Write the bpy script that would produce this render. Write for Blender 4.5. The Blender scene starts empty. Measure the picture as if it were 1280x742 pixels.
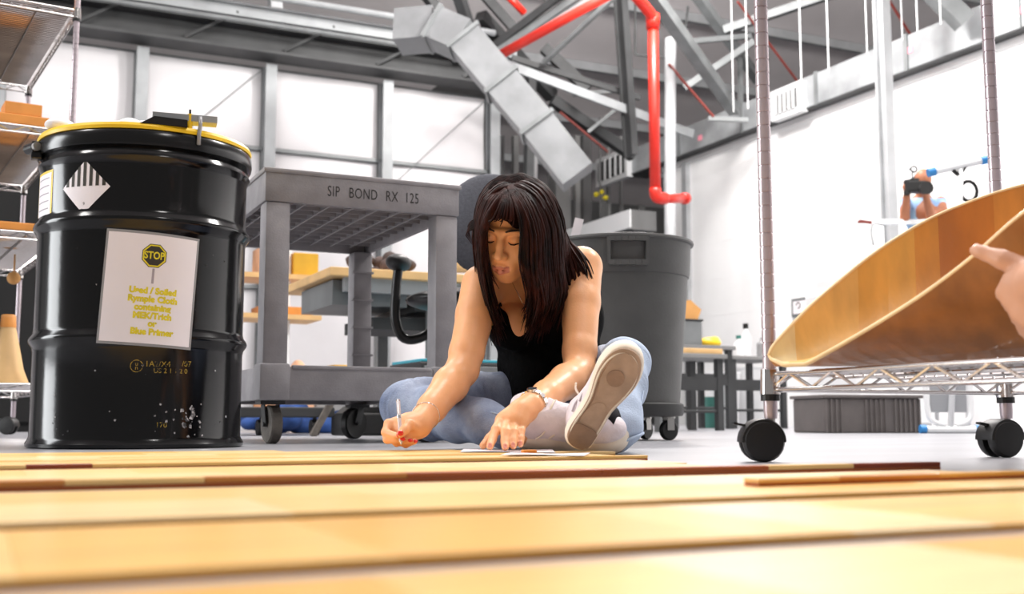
import bpy, bmesh, math, random
import numpy as np
from mathutils import Vector, Matrix
random.seed(7)
PI = math.pi
scene = bpy.context.scene
COL = scene.collection

# ------------------------------------------------------------------ camera, world, lights, exposure
FPX, YAW, CAM_H = 1400.0, math.radians(25.4), 0.075
PITCH = math.atan((525 - 371) / FPX)
SA, CA = math.sin(YAW), math.cos(YAW)
cam_d = bpy.data.cameras.new('camera')
cam = bpy.data.objects.new('camera', cam_d)
COL.objects.link(cam)
cam.location = (0, 0, CAM_H)
cam.rotation_euler = (PI / 2 + PITCH, 0, -YAW)
cam_d.sensor_width = 36.0
cam_d.lens = 36.0 * FPX / 1280.0
cam_d.clip_start = 0.02
cam_d.clip_end = 200
cam_d.dof.use_dof = True
cam_d.dof.focus_distance = 2.75
cam_d.dof.aperture_fstop = 4.8
scene.camera = cam

world = bpy.data.worlds.new('world')
scene.world = world
world.use_nodes = True
world.node_tree.nodes['Background'].inputs[0].default_value = (1.0, 0.97, 0.95, 1)
world.node_tree.nodes['Background'].inputs[1].default_value = 0.2

def area_light(name, loc, target, size, power, size_y=None, col=(1, 0.97, 0.94)):
    l = bpy.data.lights.new(name, 'AREA')
    l.shape = 'RECTANGLE'
    l.size = size
    l.size_y = size_y or size
    l.energy = power
    l.color = col
    o = bpy.data.objects.new(name, l)
    COL.objects.link(o)
    o.location = loc
    d = Vector(target) - Vector(loc)
    o.rotation_euler = d.to_track_quat('-Z', 'Y').to_euler()
    return o
def bay_lamp(loc, power, r=0.55):
    l = bpy.data.lights.new('high_bay_lamp', 'POINT')
    l.energy = power; l.shadow_soft_size = r; l.color = (1, 0.97, 0.94)
    o = bpy.data.objects.new('high_bay_lamp', l); COL.objects.link(o); o.location = loc
# rows of high bay lamps hanging below the roof, and daylight from the hangar door on the left
for loc, pw in (((1.6, 2.8, 6.2), 430), ((6.6, 3.5, 6.2), 900), ((6.6, 9.6, 6.2), 1050), ((0.6, 9.0, 6.2), 210),
                ((-4.5, 3.5, 6.2), 300), ((2.0, -3.0, 6.6), 260)):
    bay_lamp(loc, pw)
area_light('hangar_door_daylight', (-6.0, 6.2, 2.2), (0.8, 3.2, 0.8), 2.4, 260, 4.2, (0.95, 0.98, 1.0))
vs = scene.view_settings
vs.view_transform = 'Standard'
vs.look = 'None'
vs.exposure = 0.55
vs.gamma = 1.0
vs.use_curve_mapping = False
scene.cycles.use_denoising = True
scene.cycles.max_bounces = 7

# ------------------------------------------------------------------ places: the camera's ground frame and the building's grid
def C(px, py, d):
    """point at pixel (px,py) and horizontal depth d, in the frame x = right, y = away, z = up"""
    xc, yc = (px - 640) / FPX, (371 - py) / FPX
    t = d / (math.cos(PITCH) - math.sin(PITCH) * yc)
    return Vector((xc * t, d, CAM_H + (math.sin(PITCH) + math.cos(PITCH) * yc) * t))
def g2w(v):
    return Vector((CA * v[0] + SA * v[1], -SA * v[0] + CA * v[1], v[2]))
def W(px, py, d):
    return g2w(C(px, py, d))
def on_plane(px, py, axis, val):
    p = W(px, py, 1.0)
    o = Vector((0, 0, CAM_H))
    r = p - o
    return o + r * ((val - o[axis]) / r[axis])

# ------------------------------------------------------------------ materials
MATS = {}
def mat(name, col, rough=0.5, metal=0.0, var=0.0, scale=8.0, bump=0.0, bscale=None, coat=0.0, stretch=None,
        col2=None, lo=0.35, hi=0.65, sheen=0.0, trans=0.0, emit=None, sss=0.0, spec=None):
    m = bpy.data.materials.new(name)
    m.use_nodes = True
    nt = m.node_tree
    b = nt.nodes['Principled BSDF']
    b.inputs['Roughness'].default_value = rough
    b.inputs['Metallic'].default_value = metal
    b.inputs['Base Color'].default_value = (*col, 1)
    if coat: b.inputs['Coat Weight'].default_value = coat; b.inputs['Coat Roughness'].default_value = 0.08
    if sheen: b.inputs['Sheen Weight'].default_value = sheen
    if trans: b.inputs['Transmission Weight'].default_value = trans
    if spec is not None: b.inputs['Specular IOR Level'].default_value = spec
    if sss:
        b.inputs['Subsurface Weight'].default_value = sss
        b.inputs['Subsurface Radius'].default_value = (0.012, 0.005, 0.003)
    if emit: b.inputs['Emission Color'].default_value = (*col, 1); b.inputs['Emission Strength'].default_value = emit
    if var or col2 or bump:
        tc = nt.nodes.new('ShaderNodeTexCoord')
        mp = nt.nodes.new('ShaderNodeMapping')
        nt.links.new(tc.outputs['Object'], mp.inputs['Vector'])
        if stretch: mp.inputs['Scale'].default_value = stretch
        n = nt.nodes.new('ShaderNodeTexNoise')
        n.inputs['Scale'].default_value = scale
        n.inputs['Detail'].default_value = 5
        nt.links.new(mp.outputs[0], n.inputs['Vector'])
        if var or col2:
            r = nt.nodes.new('ShaderNodeValToRGB')
            a = col2 if col2 else tuple(max(0, c * (1 - var)) for c in col)
            e = col if col2 else tuple(min(1, c * (1 + var)) for c in col)
            r.color_ramp.elements[0].position = lo
            r.color_ramp.elements[1].position = hi
            r.color_ramp.elements[0].color = (*a, 1)
            r.color_ramp.elements[1].color = (*e, 1)
            nt.links.new(n.outputs['Fac'], r.inputs['Fac'])
            nt.links.new(r.outputs['Color'], b.inputs['Base Color'])
        if bump:
            n2 = n
            if bscale:
                n2 = nt.nodes.new('ShaderNodeTexNoise')
                n2.inputs['Scale'].default_value = bscale
                n2.inputs['Detail'].default_value = 4
                nt.links.new(mp.outputs[0], n2.inputs['Vector'])
            bm_ = nt.nodes.new('ShaderNodeBump')
            bm_.inputs['Strength'].default_value = bump
            bm_.inputs['Distance'].default_value = 0.01
            nt.links.new(n2.outputs['Fac'], bm_.inputs['Height'])
            nt.links.new(bm_.outputs['Normal'], b.inputs['Normal'])
    MATS[name] = m
    return m
def S(r, g, b):
    """sRGB 0-255 to linear"""
    f = lambda c: (c / 255) / 12.92 if c <= 10 else (((c / 255) + 0.055) / 1.055) ** 2.4
    return (f(r), f(g), f(b))
mat('concrete', S(158, 159, 164), 0.32, 0, 0.10, 1.6, 0.04, 30, stretch=(0.5, 2.2, 1))
mat('wall_white', S(238, 238, 238), 0.7, 0, 0.02, 1.5)
mat('insulation', S(212, 210, 212), 0.55, 0, 0.05, 1.2, 0.25, 1.6)
mat('ceiling_white', S(226, 220, 221), 0.8, 0, 0.05, 0.7)
mat('steel_grey', S(120, 123, 124), 0.5, 0.2, 0.15, 3)
mat('steel_light', S(172, 174, 176), 0.45, 0.2, 0.1, 3)
mat('steel_dark', S(56, 57, 58), 0.6, 0.1, 0.2, 3)
mat('galvanised', S(158, 161, 163), 0.5, 0.3, 0.18, 2.5, 0.05)
mat('duct_grey', S(128, 130, 132), 0.5, 0.3, 0.15, 2.5)
mat('column_grey', S(146, 149, 151), 0.5, 0.2, 0.12, 3)
mat('far_grey', S(92, 92, 92), 0.75, 0, 0.12, 0.8)
mat('far_grey_light', S(132, 132, 131), 0.75, 0, 0.1, 0.8)
mat('pipe_red', S(206, 36, 20), 0.4, 0, 0.08, 4)
mat('rod_rust', S(120, 50, 44), 0.6)
mat('white_paint', S(236, 237, 238), 0.4)
mat('dark_hole', S(12, 12, 12), 0.8)
mat('pink_mark', S(240, 150, 165), 0.7)
mat('vent_grey', S(205, 206, 207), 0.5)
# drum
mat('drum_black', (0.003, 0.003, 0.0035), 0.14, 0, 0, 9, 0.12, 5, spec=.38)
mat('drum_ring', (0.004, 0.004, 0.0045), 0.2, 0, 0, 9, 0.05, 8, spec=.4)
mat('yellow_lid', S(247, 203, 30), 0.4, 0, 0.1, 6)
mat('paper_white', S(240, 234, 238), 0.45, 0, 0.02, 6, 0.03, 12)
mat('lamination', S(150, 150, 152), 0.2)
mat('print_yellow', S(226, 208, 40), 0.6, 0, 0.1, 90)
mat('print_dark', S(52, 48, 38), 0.6)
mat('print_grey', S(170, 160, 168), 0.6)
mat('stencil_yellow', S(170, 140, 40), 0.6, col2=(0.012, 0.011, 0.008), scale=160, lo=0.40, hi=0.50)
mat('scuff_white', S(205, 200, 200), 0.7, col2=(0.02, 0.02, 0.02), scale=70, lo=0.45, hi=0.62)
mat('cloth_white', S(240, 238, 238), 0.9, 0, 0.04, 20, 0.4, 40)
# cart, bin, chair
mat('cart_grey', S(146, 143, 146), 0.55, 0, 0.10, 14, 0.12, 160)
mat('cart_dark', S(84, 84, 88), 0.6, 0, 0.12, 12, 0.1, 120)
mat('stencil_black', S(48, 46, 48), 0.7, col2=S(74, 72, 74), scale=120, lo=0.3, hi=0.42)
mat('rubber_black', S(17, 16, 16), 0.5, 0, 0.3, 20)
mat('rubber_worn', S(92, 86, 80), 0.7, 0, 0.25, 30)
mat('zinc', S(170, 168, 165), 0.35, 0.8)
mat('bin_grey', S(80, 80, 79), 0.5, 0, 0.08, 10, 0.08, 120)
mat('dolly_black', S(42, 42, 42), 0.55, 0, 0.15, 12)
mat('chair_black', S(12, 12, 13), 0.35, 0, 0.1, 12)
mat('chair_fabric', S(82, 83, 90), 0.9, 0, 0.12, 90, 0.3, 200)
mat('chrome', S(214, 210, 208), 0.16, 1.0)
mat('chrome_band', S(196, 184, 190), 0.3, 0.55, 0.18, 3)
# woods
mat('cardboard', S(204, 150, 88), 0.8, 0, 0.08, 8)
mat('orange_wood', S(214, 140, 62), 0.6, 0, 0.1, 10)
mat('bench_wood', S(216, 176, 120), 0.5, 0, 0.1, 6)
# ------------------------------------------------------------------ mesh helpers
class MB:
    """collects shapes, then links them as ONE mesh object"""
    def __init__(s): s.v = []; s.f = []
    def add(s, vs_, fs_):
        o = len(s.v)
        s.v += [Vector(p) for p in vs_]
        s.f += [tuple(i + o for i in f) for f in fs_]
        return s
    def box(s, lo, hi, bev=0.0):
        (a, b, c), (d, e, f) = lo, hi
        if bev <= 0:
            return s.add([(a,b,c),(d,b,c),(d,e,c),(a,e,c),(a,b,f),(d,b,f),(d,e,f),(a,e,f)],
                         [(0,3,2,1),(4,5,6,7),(0,1,5,4),(1,2,6,5),(2,3,7,6),(3,0,4,7)])
        bm = bmesh.new()
        bmesh.ops.create_cube(bm, size=1.0)
        for v in bm.verts:
            v.co = Vector(((a+d)/2 + v.co.x*(d-a), (b+e)/2 + v.co.y*(e-b), (c+f)/2 + v.co.z*(f-c)))
        bmesh.ops.bevel(bm, geom=bm.edges[:], offset=bev, segments=2, affect='EDGES', profile=0.5)
        bm.verts.index_update()
        s.add([v.co.copy() for v in bm.verts], [tuple(v.index for v in fc.verts) for fc in bm.faces])
        bm.free()
        return s
    def beam(s, p0, p1, w, h, up=(0, 0, 1)):
        """rectangular bar between two points, w across, h along up"""
        p0, p1 = Vector(p0), Vector(p1)
        d = (p1 - p0).normalized()
        u = Vector(up)
        if abs(d.dot(u.normalized())) > 0.98: u = Vector((0, 1, 0))
        x = d.cross(u).normalized() * (w / 2)
        u = x.cross(d).normalized() * (h / 2)
        return s.add([p0-x-u, p0+x-u, p0+x+u, p0-x+u, p1-x-u, p1+x-u, p1+x+u, p1-x+u],
                     [(0,1,2,3),(7,6,5,4),(0,4,5,1),(1,5,6,2),(2,6,7,3),(3,7,4,0)])
    def ibeam(s, p0, p1, w, h, t=0.02, up=(0, 0, 1)):
        p0, p1 = Vector(p0), Vector(p1)
        d = (p1 - p0).normalized(); u = Vector(up)
        if abs(d.dot(u)) > 0.98: u = Vector((0, 1, 0))
        x = d.cross(u).normalized(); u = x.cross(d).normalized()
        s.beam(p0 + u*(h/2), p1 + u*(h/2), w, t, u)
        s.beam(p0 - u*(h/2), p1 - u*(h/2), w, t, u)
        return s.beam(p0, p1, t, h, u)
    def cyl(s, p0, p1, r0, r1=None, n=12, cap=True):
        r1 = r0 if r1 is None else r1
        p0, p1 = Vector(p0), Vector(p1)
        d = (p1 - p0).normalized()
        a = d.orthogonal().normalized(); b = d.cross(a)
        vs_ = []
        for p, r in ((p0, r0), (p1, r1)):
            for i in range(n):
                t = 2*PI*i/n
                vs_.append(p + (a*math.cos(t) + b*math.sin(t))*r)
        fs_ = [(i, (i+1) % n, n+(i+1) % n, n+i) for i in range(n)]
        if cap: fs_ += [tuple(range(n))[::-1], tuple(range(n, 2*n))]
        return s.add(vs_, fs_)
    def tube(s, pts, r, n=8, cap=True):
        """swept tube through points; r a number or a list"""
        pts = [Vector(p) for p in pts]
        m = len(pts)
        rs = [r]*m if not hasattr(r, '__len__') else r
        a = None; vs_ = []
        for i, p in enumerate(pts):
            d = (pts[min(i+1, m-1)] - pts[max(i-1, 0)])
            d = d.normalized() if d.length > 1e-9 else Vector((0, 0, 1))
            if a is None: a = d.orthogonal().normalized()
            a = (a - d*a.dot(d))
            a = a.normalized() if a.length > 1e-6 else d.orthogonal().normalized()
            b = d.cross(a)
            for k in range(n):
                t = 2*PI*k/n
                vs_.append(p + (a*math.cos(t) + b*math.sin(t))*rs[i])
        fs_ = [(i*n+k, i*n+(k+1) % n, (i+1)*n+(k+1) % n, (i+1)*n+k) for i in range(m-1) for k in range(n)]
        if cap: fs_ += [tuple(range(n))[::-1], tuple(range((m-1)*n, m*n))]
        return s.add(vs_, fs_)
    def lathe(s, prof, n=48, c=(0, 0, 0), axis=None):
        """profile of (r, z) turned about z (or about axis through c)"""
        c = Vector(c)
        if axis is None: X, Y, Z = Vector((1,0,0)), Vector((0,1,0)), Vector((0,0,1))
        else:
            Z = Vector(axis).normalized(); X = Z.orthogonal().normalized(); Y = Z.cross(X)
        vs_ = []
        for r, z in prof:
            for i in range(n):
                t = 2*PI*i/n
                vs_.append(c + (X*math.cos(t) + Y*math.sin(t))*r + Z*z)
        m = len(prof)
        fs_ = [(j*n+i, j*n+(i+1) % n, (j+1)*n+(i+1) % n, (j+1)*n+i) for j in range(m-1) for i in range(n)]
        if prof[0][0] > 1e-5: fs_.append(tuple(range(n))[::-1])
        if prof[-1][0] > 1e-5: fs_.append(tuple(range((m-1)*n, m*n)))
        return s.add(vs_, fs_)
    def ball(s, c, r, n=14, sc=(1, 1, 1)):
        prof = [(max(1e-6, math.sin(PI*i/n))*r, -math.cos(PI*i/n)*r) for i in range(n+1)]
        c = Vector(c); o = len(s.v)
        s.lathe(prof, n*2)
        for i in range(o, len(s.v)):
            p = s.v[i]; s.v[i] = Vector((p.x*sc[0], p.y*sc[1], p.z*sc[2])) + c
        return s
    def prism(s, poly, p0, ux, uy, uz, t):
        """2-D outline placed at p0 with axes ux, uy and thickness t along uz"""
        p0, ux, uy, uz = Vector(p0), Vector(ux), Vector(uy), Vector(uz)
        n = len(poly)
        a = [p0 + ux*x + uy*y for x, y in poly]
        return s.add(a + [p + uz*t for p in a],
                     [tuple(range(n))[::-1], tuple(range(n, 2*n))] + [(i, (i+1) % n, n+(i+1) % n, n+i) for i in range(n)])
    def text(s, body, size, p0, ux, uy, uz, t=0.0008, align='CENTER', sx=1.0, spacing=1.0, wrap=None, bold=0.0):
        cu = bpy.data.curves.new('t', 'FONT'); cu.body = body; cu.size = size
        cu.align_x = align; cu.align_y = 'CENTER'; cu.space_character = spacing; cu.offset = bold
        cu.resolution_u = 3; cu.extrude = 0
        o = bpy.data.objects.new('t', cu); COL.objects.link(o)
        dg = bpy.context.evaluated_depsgraph_get()
        me = bpy.data.meshes.new_from_object(o.evaluated_get(dg))
        bpy.data.objects.remove(o); bpy.data.curves.remove(cu)
        bm = bmesh.new(); bm.from_mesh(me); bpy.data.meshes.remove(me)
        bmesh.ops.triangulate(bm, faces=bm.faces[:])
        bm.verts.index_update()
        p0, ux, uy, uz = Vector(p0), Vector(ux), Vector(uy), Vector(uz)
        if wrap: pts = [wrap(v.co.x*sx, v.co.y) for v in bm.verts]
        else: pts = [p0 + ux*(v.co.x*sx) + uy*v.co.y + uz*t for v in bm.verts]
        s.add(pts, [tuple(v.index for v in f.verts) for f in bm.faces])
        bm.free()
        return s
    def xf(s, M):
        s.v = [M @ v for v in s.v]; return s
    def build(s, name, m, parent=None, smooth=False, flat_angle=None, recalc=True):
        off = Vector((0, 0, 0))
        if parent is not None: off = Vector(parent.get('_org', (0, 0, 0)))
        me = bpy.data.meshes.new(name)
        me.from_pydata([tuple(v - off) for v in s.v], [], s.f)
        if recalc:
            bm = bmesh.new(); bm.from_mesh(me)
            bmesh.ops.recalc_face_normals(bm, faces=bm.faces[:])
            bm.to_mesh(me); bm.free()
        me.update()
        me.materials.append(MATS[m] if isinstance(m, str) else m)
        if smooth:
            me.polygons.foreach_set('use_smooth', [True]*len(me.polygons))
            if flat_angle:
                me.set_sharp_from_angle(angle=math.radians(flat_angle))
        o = bpy.data.objects.new(name, me)
        COL.objects.link(o)
        if parent is not None:
            o.parent = parent
            o['_org'] = tuple(off)
        return o
def B(lo, hi, bev=0.0): return MB().box(lo, hi, bev)

def tag(o, label, cat, group=None):
    o['label'] = label; o['category'] = cat
    if group: o['group'] = group
    return o
def thing(name, label, cat, loc=(0, 0, 0), group=None):
    """an Empty at the thing's base; parts are given in building coordinates"""
    o = bpy.data.objects.new(name, None)
    COL.objects.link(o)
    o.empty_display_size = 0.1
    o.location = loc
    o['_org'] = tuple(loc)
    return tag(o, label, cat, group)
def local_thing(name, label, cat, loc, rotz, group=None):
    """an Empty whose parts are given in its own coordinates"""
    o = thing(name, label, cat, loc, group)
    o['_org'] = (0.0, 0.0, 0.0)
    o.rotation_euler = (0, 0, rotz)
    return o
def struct(o):
    o['kind'] = 'structure'; return o
def single(mb, name, m, label, cat, group=None, **kw):
    """a thing that is one mesh, its origin at its base"""
    xs = [v.x for v in mb.v]; ys = [v.y for v in mb.v]; zs = [v.z for v in mb.v]
    c = Vector(((min(xs)+max(xs))/2, (min(ys)+max(ys))/2, min(zs)))
    mb.v = [v - c for v in mb.v]
    o = mb.build(name, m, **kw)
    o.location = c
    return tag(o, label, cat, group)
def dup(root, loc, label=None, rotz=None):
    r = root.copy(); COL.objects.link(r); r.location = loc
    if rotz is not None: r.rotation_euler = (0, 0, rotz)
    if label: r['label'] = label
    for ch in list(root.children):
        c = ch.copy(); COL.objects.link(c); c.parent = r
        for g in ch.children:
            d = g.copy(); COL.objects.link(d); d.parent = c
    return r
def spline(pts, n):
    """Catmull-Rom through points, n samples"""
    pts = [Vector(p) for p in pts]
    m = len(pts); out = []
    for i in range(n):
        t = i/(n-1)*(m-1); k = min(int(t), m-2); u = t-k
        p0, p1, p2, p3 = pts[max(k-1, 0)], pts[k], pts[k+1], pts[min(k+2, m-1)]
        out.append(0.5*((2*p1) + (p2-p0)*u + (2*p0-5*p1+4*p2-p3)*u*u + (3*p1-p0-3*p2+p3)*u**3))
    return out

# ------------------------------------------------------------------ organic shapes: blended distance fields turned into one surface
class Field:
    def __init__(s, lo, hi, h):
        s.lo = np.array(lo, np.float32); s.h = h
        s.n = [int(math.ceil((hi[i]-lo[i])/h))+1 for i in range(3)]
        s.D = np.full(s.n, 0.5, np.float32)
        s.ax = [s.lo[i] + h*np.arange(s.n[i], dtype=np.float32) for i in range(3)]
    def _sl(s, lo, hi):
        r = []
        for i in range(3):
            a = max(0, int((lo[i]-s.lo[i])/s.h)-1); b = min(s.n[i], int((hi[i]-s.lo[i])/s.h)+3)
            if b <= a: return None
            r.append(slice(a, b))
        return tuple(r)
    def _pts(s, sl):
        return (s.ax[0][sl[0]][:, None, None], s.ax[1][sl[1]][None, :, None], s.ax[2][sl[2]][None, None, :])
    def _mix(s, sl, d, k, op):
        a = s.D[sl]
        if op == 'sub':
            d = -d
            if k > 0:
                q = np.maximum(k-np.abs(a-d), 0)/k; s.D[sl] = np.maximum(a, d)+q*q*k*0.25
            else: s.D[sl] = np.maximum(a, d)
        else:
            if k > 0:
                q = np.maximum(k-np.abs(a-d), 0)/k; s.D[sl] = np.minimum(a, d)-q*q*k*0.25
            else: s.D[sl] = np.minimum(a, d)
    def cone(s, a, b, ra, rb, k=0.01, op='add', bumps=None):
        a = np.array(a, np.float32); b = np.array(b, np.float32)
        m = max(ra, rb)+k+3*s.h
        sl = s._sl(np.minimum(a, b)-m, np.maximum(a, b)+m)
        if sl is None: return s
        x, y, z = s._pts(sl)
        ba = b-a; L = float((ba*ba).sum())+1e-12
        t = np.clip(((x-a[0])*ba[0]+(y-a[1])*ba[1]+(z-a[2])*ba[2])/L, 0, 1)
        d = np.sqrt((x-a[0]-t*ba[0])**2+(y-a[1]-t*ba[1])**2+(z-a[2]-t*ba[2])**2)-(ra+(rb-ra)*t)
        if bumps: d = d + bumps(x, y, z, t)
        s._mix(sl, d.astype(np.float32), k, op)
        return s
    def chain(s, pts, rs, k=0.01, op='add', bumps=None):
        for i in range(len(pts)-1): s.cone(pts[i], pts[i+1], rs[i], rs[i+1], k, op, bumps)
        return s
    def ell(s, c, r, k=0.01, op='add', R=None, bumps=None):
        """ellipsoid at c; R maps its own axes to the field's"""
        c = np.array(c, np.float32); m = max(r)+k+3*s.h
        sl = s._sl(c-m, c+m)
        if sl is None: return s
        x, y, z = s._pts(sl)
        x, y, z = x-c[0], y-c[1], z-c[2]
        if R is not None:
            M = np.array(R, np.float32)
            x, y, z = (M[0][0]*x+M[1][0]*y+M[2][0]*z, M[0][1]*x+M[1][1]*y+M[2][1]*z, M[0][2]*x+M[1][2]*y+M[2][2]*z)
        k0 = np.sqrt((x/r[0])**2+(y/r[1])**2+(z/r[2])**2)
        k1 = np.sqrt((x/r[0]**2)**2+(y/r[1]**2)**2+(z/r[2]**2)**2)+1e-9
        d = k0*(k0-1)/k1
        if bumps: d = d + bumps(x, y, z, 0)
        s._mix(sl, d.astype(np.float32), k, op)
        return s
    def cut(s, p, nrm, k=0.0):
        """remove the half space beyond p along nrm"""
        x, y, z = s._pts((slice(None),)*3)
        nrm = Vector(nrm).normalized()
        d = (x-p[0])*nrm[0]+(y-p[1])*nrm[1]+(z-p[2])*nrm[2]
        s.D = np.maximum(s.D, d.astype(np.float32)); return s
    def surface(s):
        D = s.D
        for sl in ((0,), (-1,), (slice(None), 0), (slice(None), -1), (slice(None), slice(None), 0), (slice(None), slice(None), -1)):
            D[sl] = np.maximum(D[sl], 1e-5)
        S_ = D < 0
        nx, ny, nz = D.shape
        cells, poss, cr = [], [], []
        for ax in range(3):
            lo = [slice(None)]*3; hi = [slice(None)]*3
            lo[ax] = slice(0, -1); hi[ax] = slice(1, None)
            lo, hi = tuple(lo), tuple(hi)
            X = S_[lo] != S_[hi]
            idx = np.argwhere(X)
            av = D[lo][X]; bv = D[hi][X]; t = av/(av-bv)
            pos = idx.astype(np.float32); pos[:, ax] += t
            o1, o2 = [(1, 2), (2, 0), (0, 1)][ax]
            q = []
            for d1, d2 in ((0, 0), (-1, 0), (-1, -1), (0, -1)):
                c = idx.copy(); c[:, o1] += d1; c[:, o2] += d2
                lin = (c[:, 0]*ny+c[:, 1])*nz+c[:, 2]
                q.append(lin); cells.append(lin); poss.append(pos)
            cr.append((np.stack(q, 1), S_[lo][X]))
        cells = np.concatenate(cells); poss = np.concatenate(poss)
        u, inv = np.unique(cells, return_inverse=True)
        cnt = np.bincount(inv, minlength=len(u)).astype(np.float32)
        V = np.stack([np.bincount(inv, weights=poss[:, k], minlength=len(u)) for k in range(3)], 1)/cnt[:, None]
        V = (V*s.h+s.lo).astype(np.float32)
        Fs = []
        for q, neg in cr:
            q = np.searchsorted(u, q)
            q[~neg] = q[~neg][:, ::-1]
            Fs.append(q)
        return V, np.concatenate(Fs)
    def build(s, name, m, parent=None, smooth_it=1, matfn=None, mats=None):
        V, Fq = s.surface()
        for _ in range(smooth_it):     # light relaxation
            E = np.concatenate([Fq[:, [0, 1]], Fq[:, [1, 2]], Fq[:, [2, 3]], Fq[:, [3, 0]]])
            A = np.zeros_like(V); n = np.zeros(len(V), np.float32)
            np.add.at(A, E[:, 0], V[E[:, 1]]); np.add.at(n, E[:, 0], 1)
            V = V*0.5+0.5*A/np.maximum(n, 1)[:, None]
        me = bpy.data.meshes.new(name)
        me.vertices.add(len(V)); me.vertices.foreach_set('co', V.astype(np.float32).ravel())
        me.loops.add(len(Fq)*4); me.loops.foreach_set('vertex_index', Fq.astype(np.int32).ravel())
        me.polygons.add(len(Fq))
        me.polygons.foreach_set('loop_start', np.arange(0, len(Fq)*4, 4, dtype=np.int32))
        me.update(calc_edges=True)
        me.polygons.foreach_set('use_smooth', np.ones(len(Fq), bool))
        for q in (mats or [m]): me.materials.append(MATS[q])
        if matfn is not None:
            cen = V[Fq].mean(1)
            me.polygons.foreach_set('material_index', matfn(cen).astype(np.int32))
        me.validate()
        me.update()
        o = bpy.data.objects.new(name, me); COL.objects.link(o)
        if parent is not None: o.parent = parent; o['_org'] = tuple(parent.get('_org', (0, 0, 0)))
        return o
# ------------------------------------------------------------------ the hall
struct(B((-16, -8, -0.2), (26, 26, 0)).build('floor', 'concrete'))
YW, XW = 15.0, 10.0
ceil = MB().add([(-16, -4, 5.5+0.22*28), (26, -4, 5.5+0.22*28), (26, 24, 5.5), (-16, 24, 5.5),
                 (-16, -4, 5.7+0.22*28), (26, -4, 5.7+0.22*28), (26, 24, 5.7), (-16, 24, 5.7)],
                [(0,1,2,3),(7,6,5,4),(0,4,5,1),(1,5,6,2),(2,6,7,3),(3,7,4,0)]).build('ceiling', 'ceiling_white')
struct(ceil)
for y in [6 + 2.0*i for i in range(9)]:
    z = 5.5+0.22*(24-y)-0.09
    MB().beam((-14, y, z), (25, y, z), 0.09, 0.16).build('purlin', 'steel_light', ceil)
# back wall: columns, girts and insulation panels, each its own piece
wb = struct(B((-9, YW, 0), (6.64, YW+0.2, 4.9)).build('wall_back', 'steel_grey'))
colx = [6.73-1.67*k for k in range(9)]
GZ = [0.0, 1.85, 3.74, 4.89]
for i, x in enumerate(colx):
    MB().ibeam((x, YW-0.16, 0), (x, YW-0.16, 4.88), 0.15, 0.17, 0.03, (0, 1, 0)).build('wall_column', 'column_grey', wb)
    if i == 0: continue
    for j in range(3):
        x0, x1, z0, z1 = x+0.085, colx[i-1]-0.085, GZ[j]+0.03, GZ[j+1]-0.03
        mb = MB(); nx, nz = 6, 6          # quilted blanket, bulging a little between its fixings
        for a in range(nx+1):
            for b in range(nz+1):
                u, v = a/nx, b/nz
                bul = 0.07*math.sin(PI*u)**0.5*math.sin(PI*v)**0.5 + 0.012*math.sin(7*u+i)*math.sin(5*v+j)
                mb.v.append(Vector((x0+(x1-x0)*u, YW-0.02-bul, z0+(z1-z0)*v)))
        mb.f = [(a*(nz+1)+b, (a+1)*(nz+1)+b, (a+1)*(nz+1)+b+1, a*(nz+1)+b+1) for a in range(nx) for b in range(nz)]
        mb.build('insulation_panel', 'insulation', wb, smooth=True)
    if i in (1, 3): MB().cyl((x+0.12, YW-0.14, 3.4), (colx[i-1]-0.12, YW-0.14, 4.8), 0.008, n=6).build('bracing_cable', 'steel_grey', wb)
for z in GZ[1:3]:
    B((-9, YW-0.1, z-0.025), (6.8, YW-0.02, z+0.025)).build('girt', 'steel_grey', wb)
# right partition
wr = struct(B((XW, -4, 0), (XW+0.2, 15.25, 4.2)).build('wall_right', 'wall_white'))
for k in range(1, 8):
    B((XW-0.003, -3.9, k*0.55-0.006), (XW, 15.2, k*0.55+0.006)).build('batten', 'wall_white', wr)
B((XW-0.03, -4, 4.12), (XW+0.23, 15.27, 4.2)).build('coping', 'wall_white', wr)
struct(B((6.65, YW, 0), (6.85, 24, 5.6)).build('wall_left', 'far_grey'))
wf = struct(B((6.65, 24, 0), (26, 24.2, 5.6)).build('wall_far', 'far_grey'))
for k in range(10):
    B((7.2+1.1*k, 23.88, 0), (7.38+1.1*k, 24, 5.5)).build('wall_column', 'far_grey_light', wf)

# overhead eave truss along the back wall
ev = thing('eave_girder', 'long dark steel girder running along the top of the panelled back wall', 'girder', (0, YW-0.45, 4.95))
MB().ibeam((-9, YW-0.35, 5.12), (6.9, YW-0.35, 5.12), 0.42, 0.34, 0.04).build('web_beam', 'steel_dark', ev)
MB().ibeam((-9, YW-0.62, 5.42), (6.9, YW-0.62, 5.42), 0.16, 0.16, 0.03).build('top_chord', 'column_grey', ev)
for k in range(12):
    x = -8.2+k*1.3
    MB().beam((x, YW-0.5, 5.0), (x+0.65, YW-0.62, 5.4), 0.04, 0.04).build('lacing_bar', 'steel_dark', ev)
single(MB().cyl((-9, YW-0.95, 5.55), (6.4, YW-0.95, 5.55), 0.045, n=10), 'conduit_pipe', 'column_grey',
       'upper white conduit pipe running in front of the dark eave girder', 'pipe')
single(MB().cyl((-9, YW-0.75, 5.25), (6.6, YW-0.75, 5.25), 0.03, n=8), 'conduit_pipe', 'steel_grey',
       'thin grey conduit pipe under the white one on the eave girder', 'pipe')
single(MB().ibeam(W(345, 20, 14.9), W(339, -60, 14.9), 0.16, 0.16, 0.03, (0, 1, 0)), 'roof_post', 'steel_light', 'short pale post standing on the eave girder up to the roof', 'beam')

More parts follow.
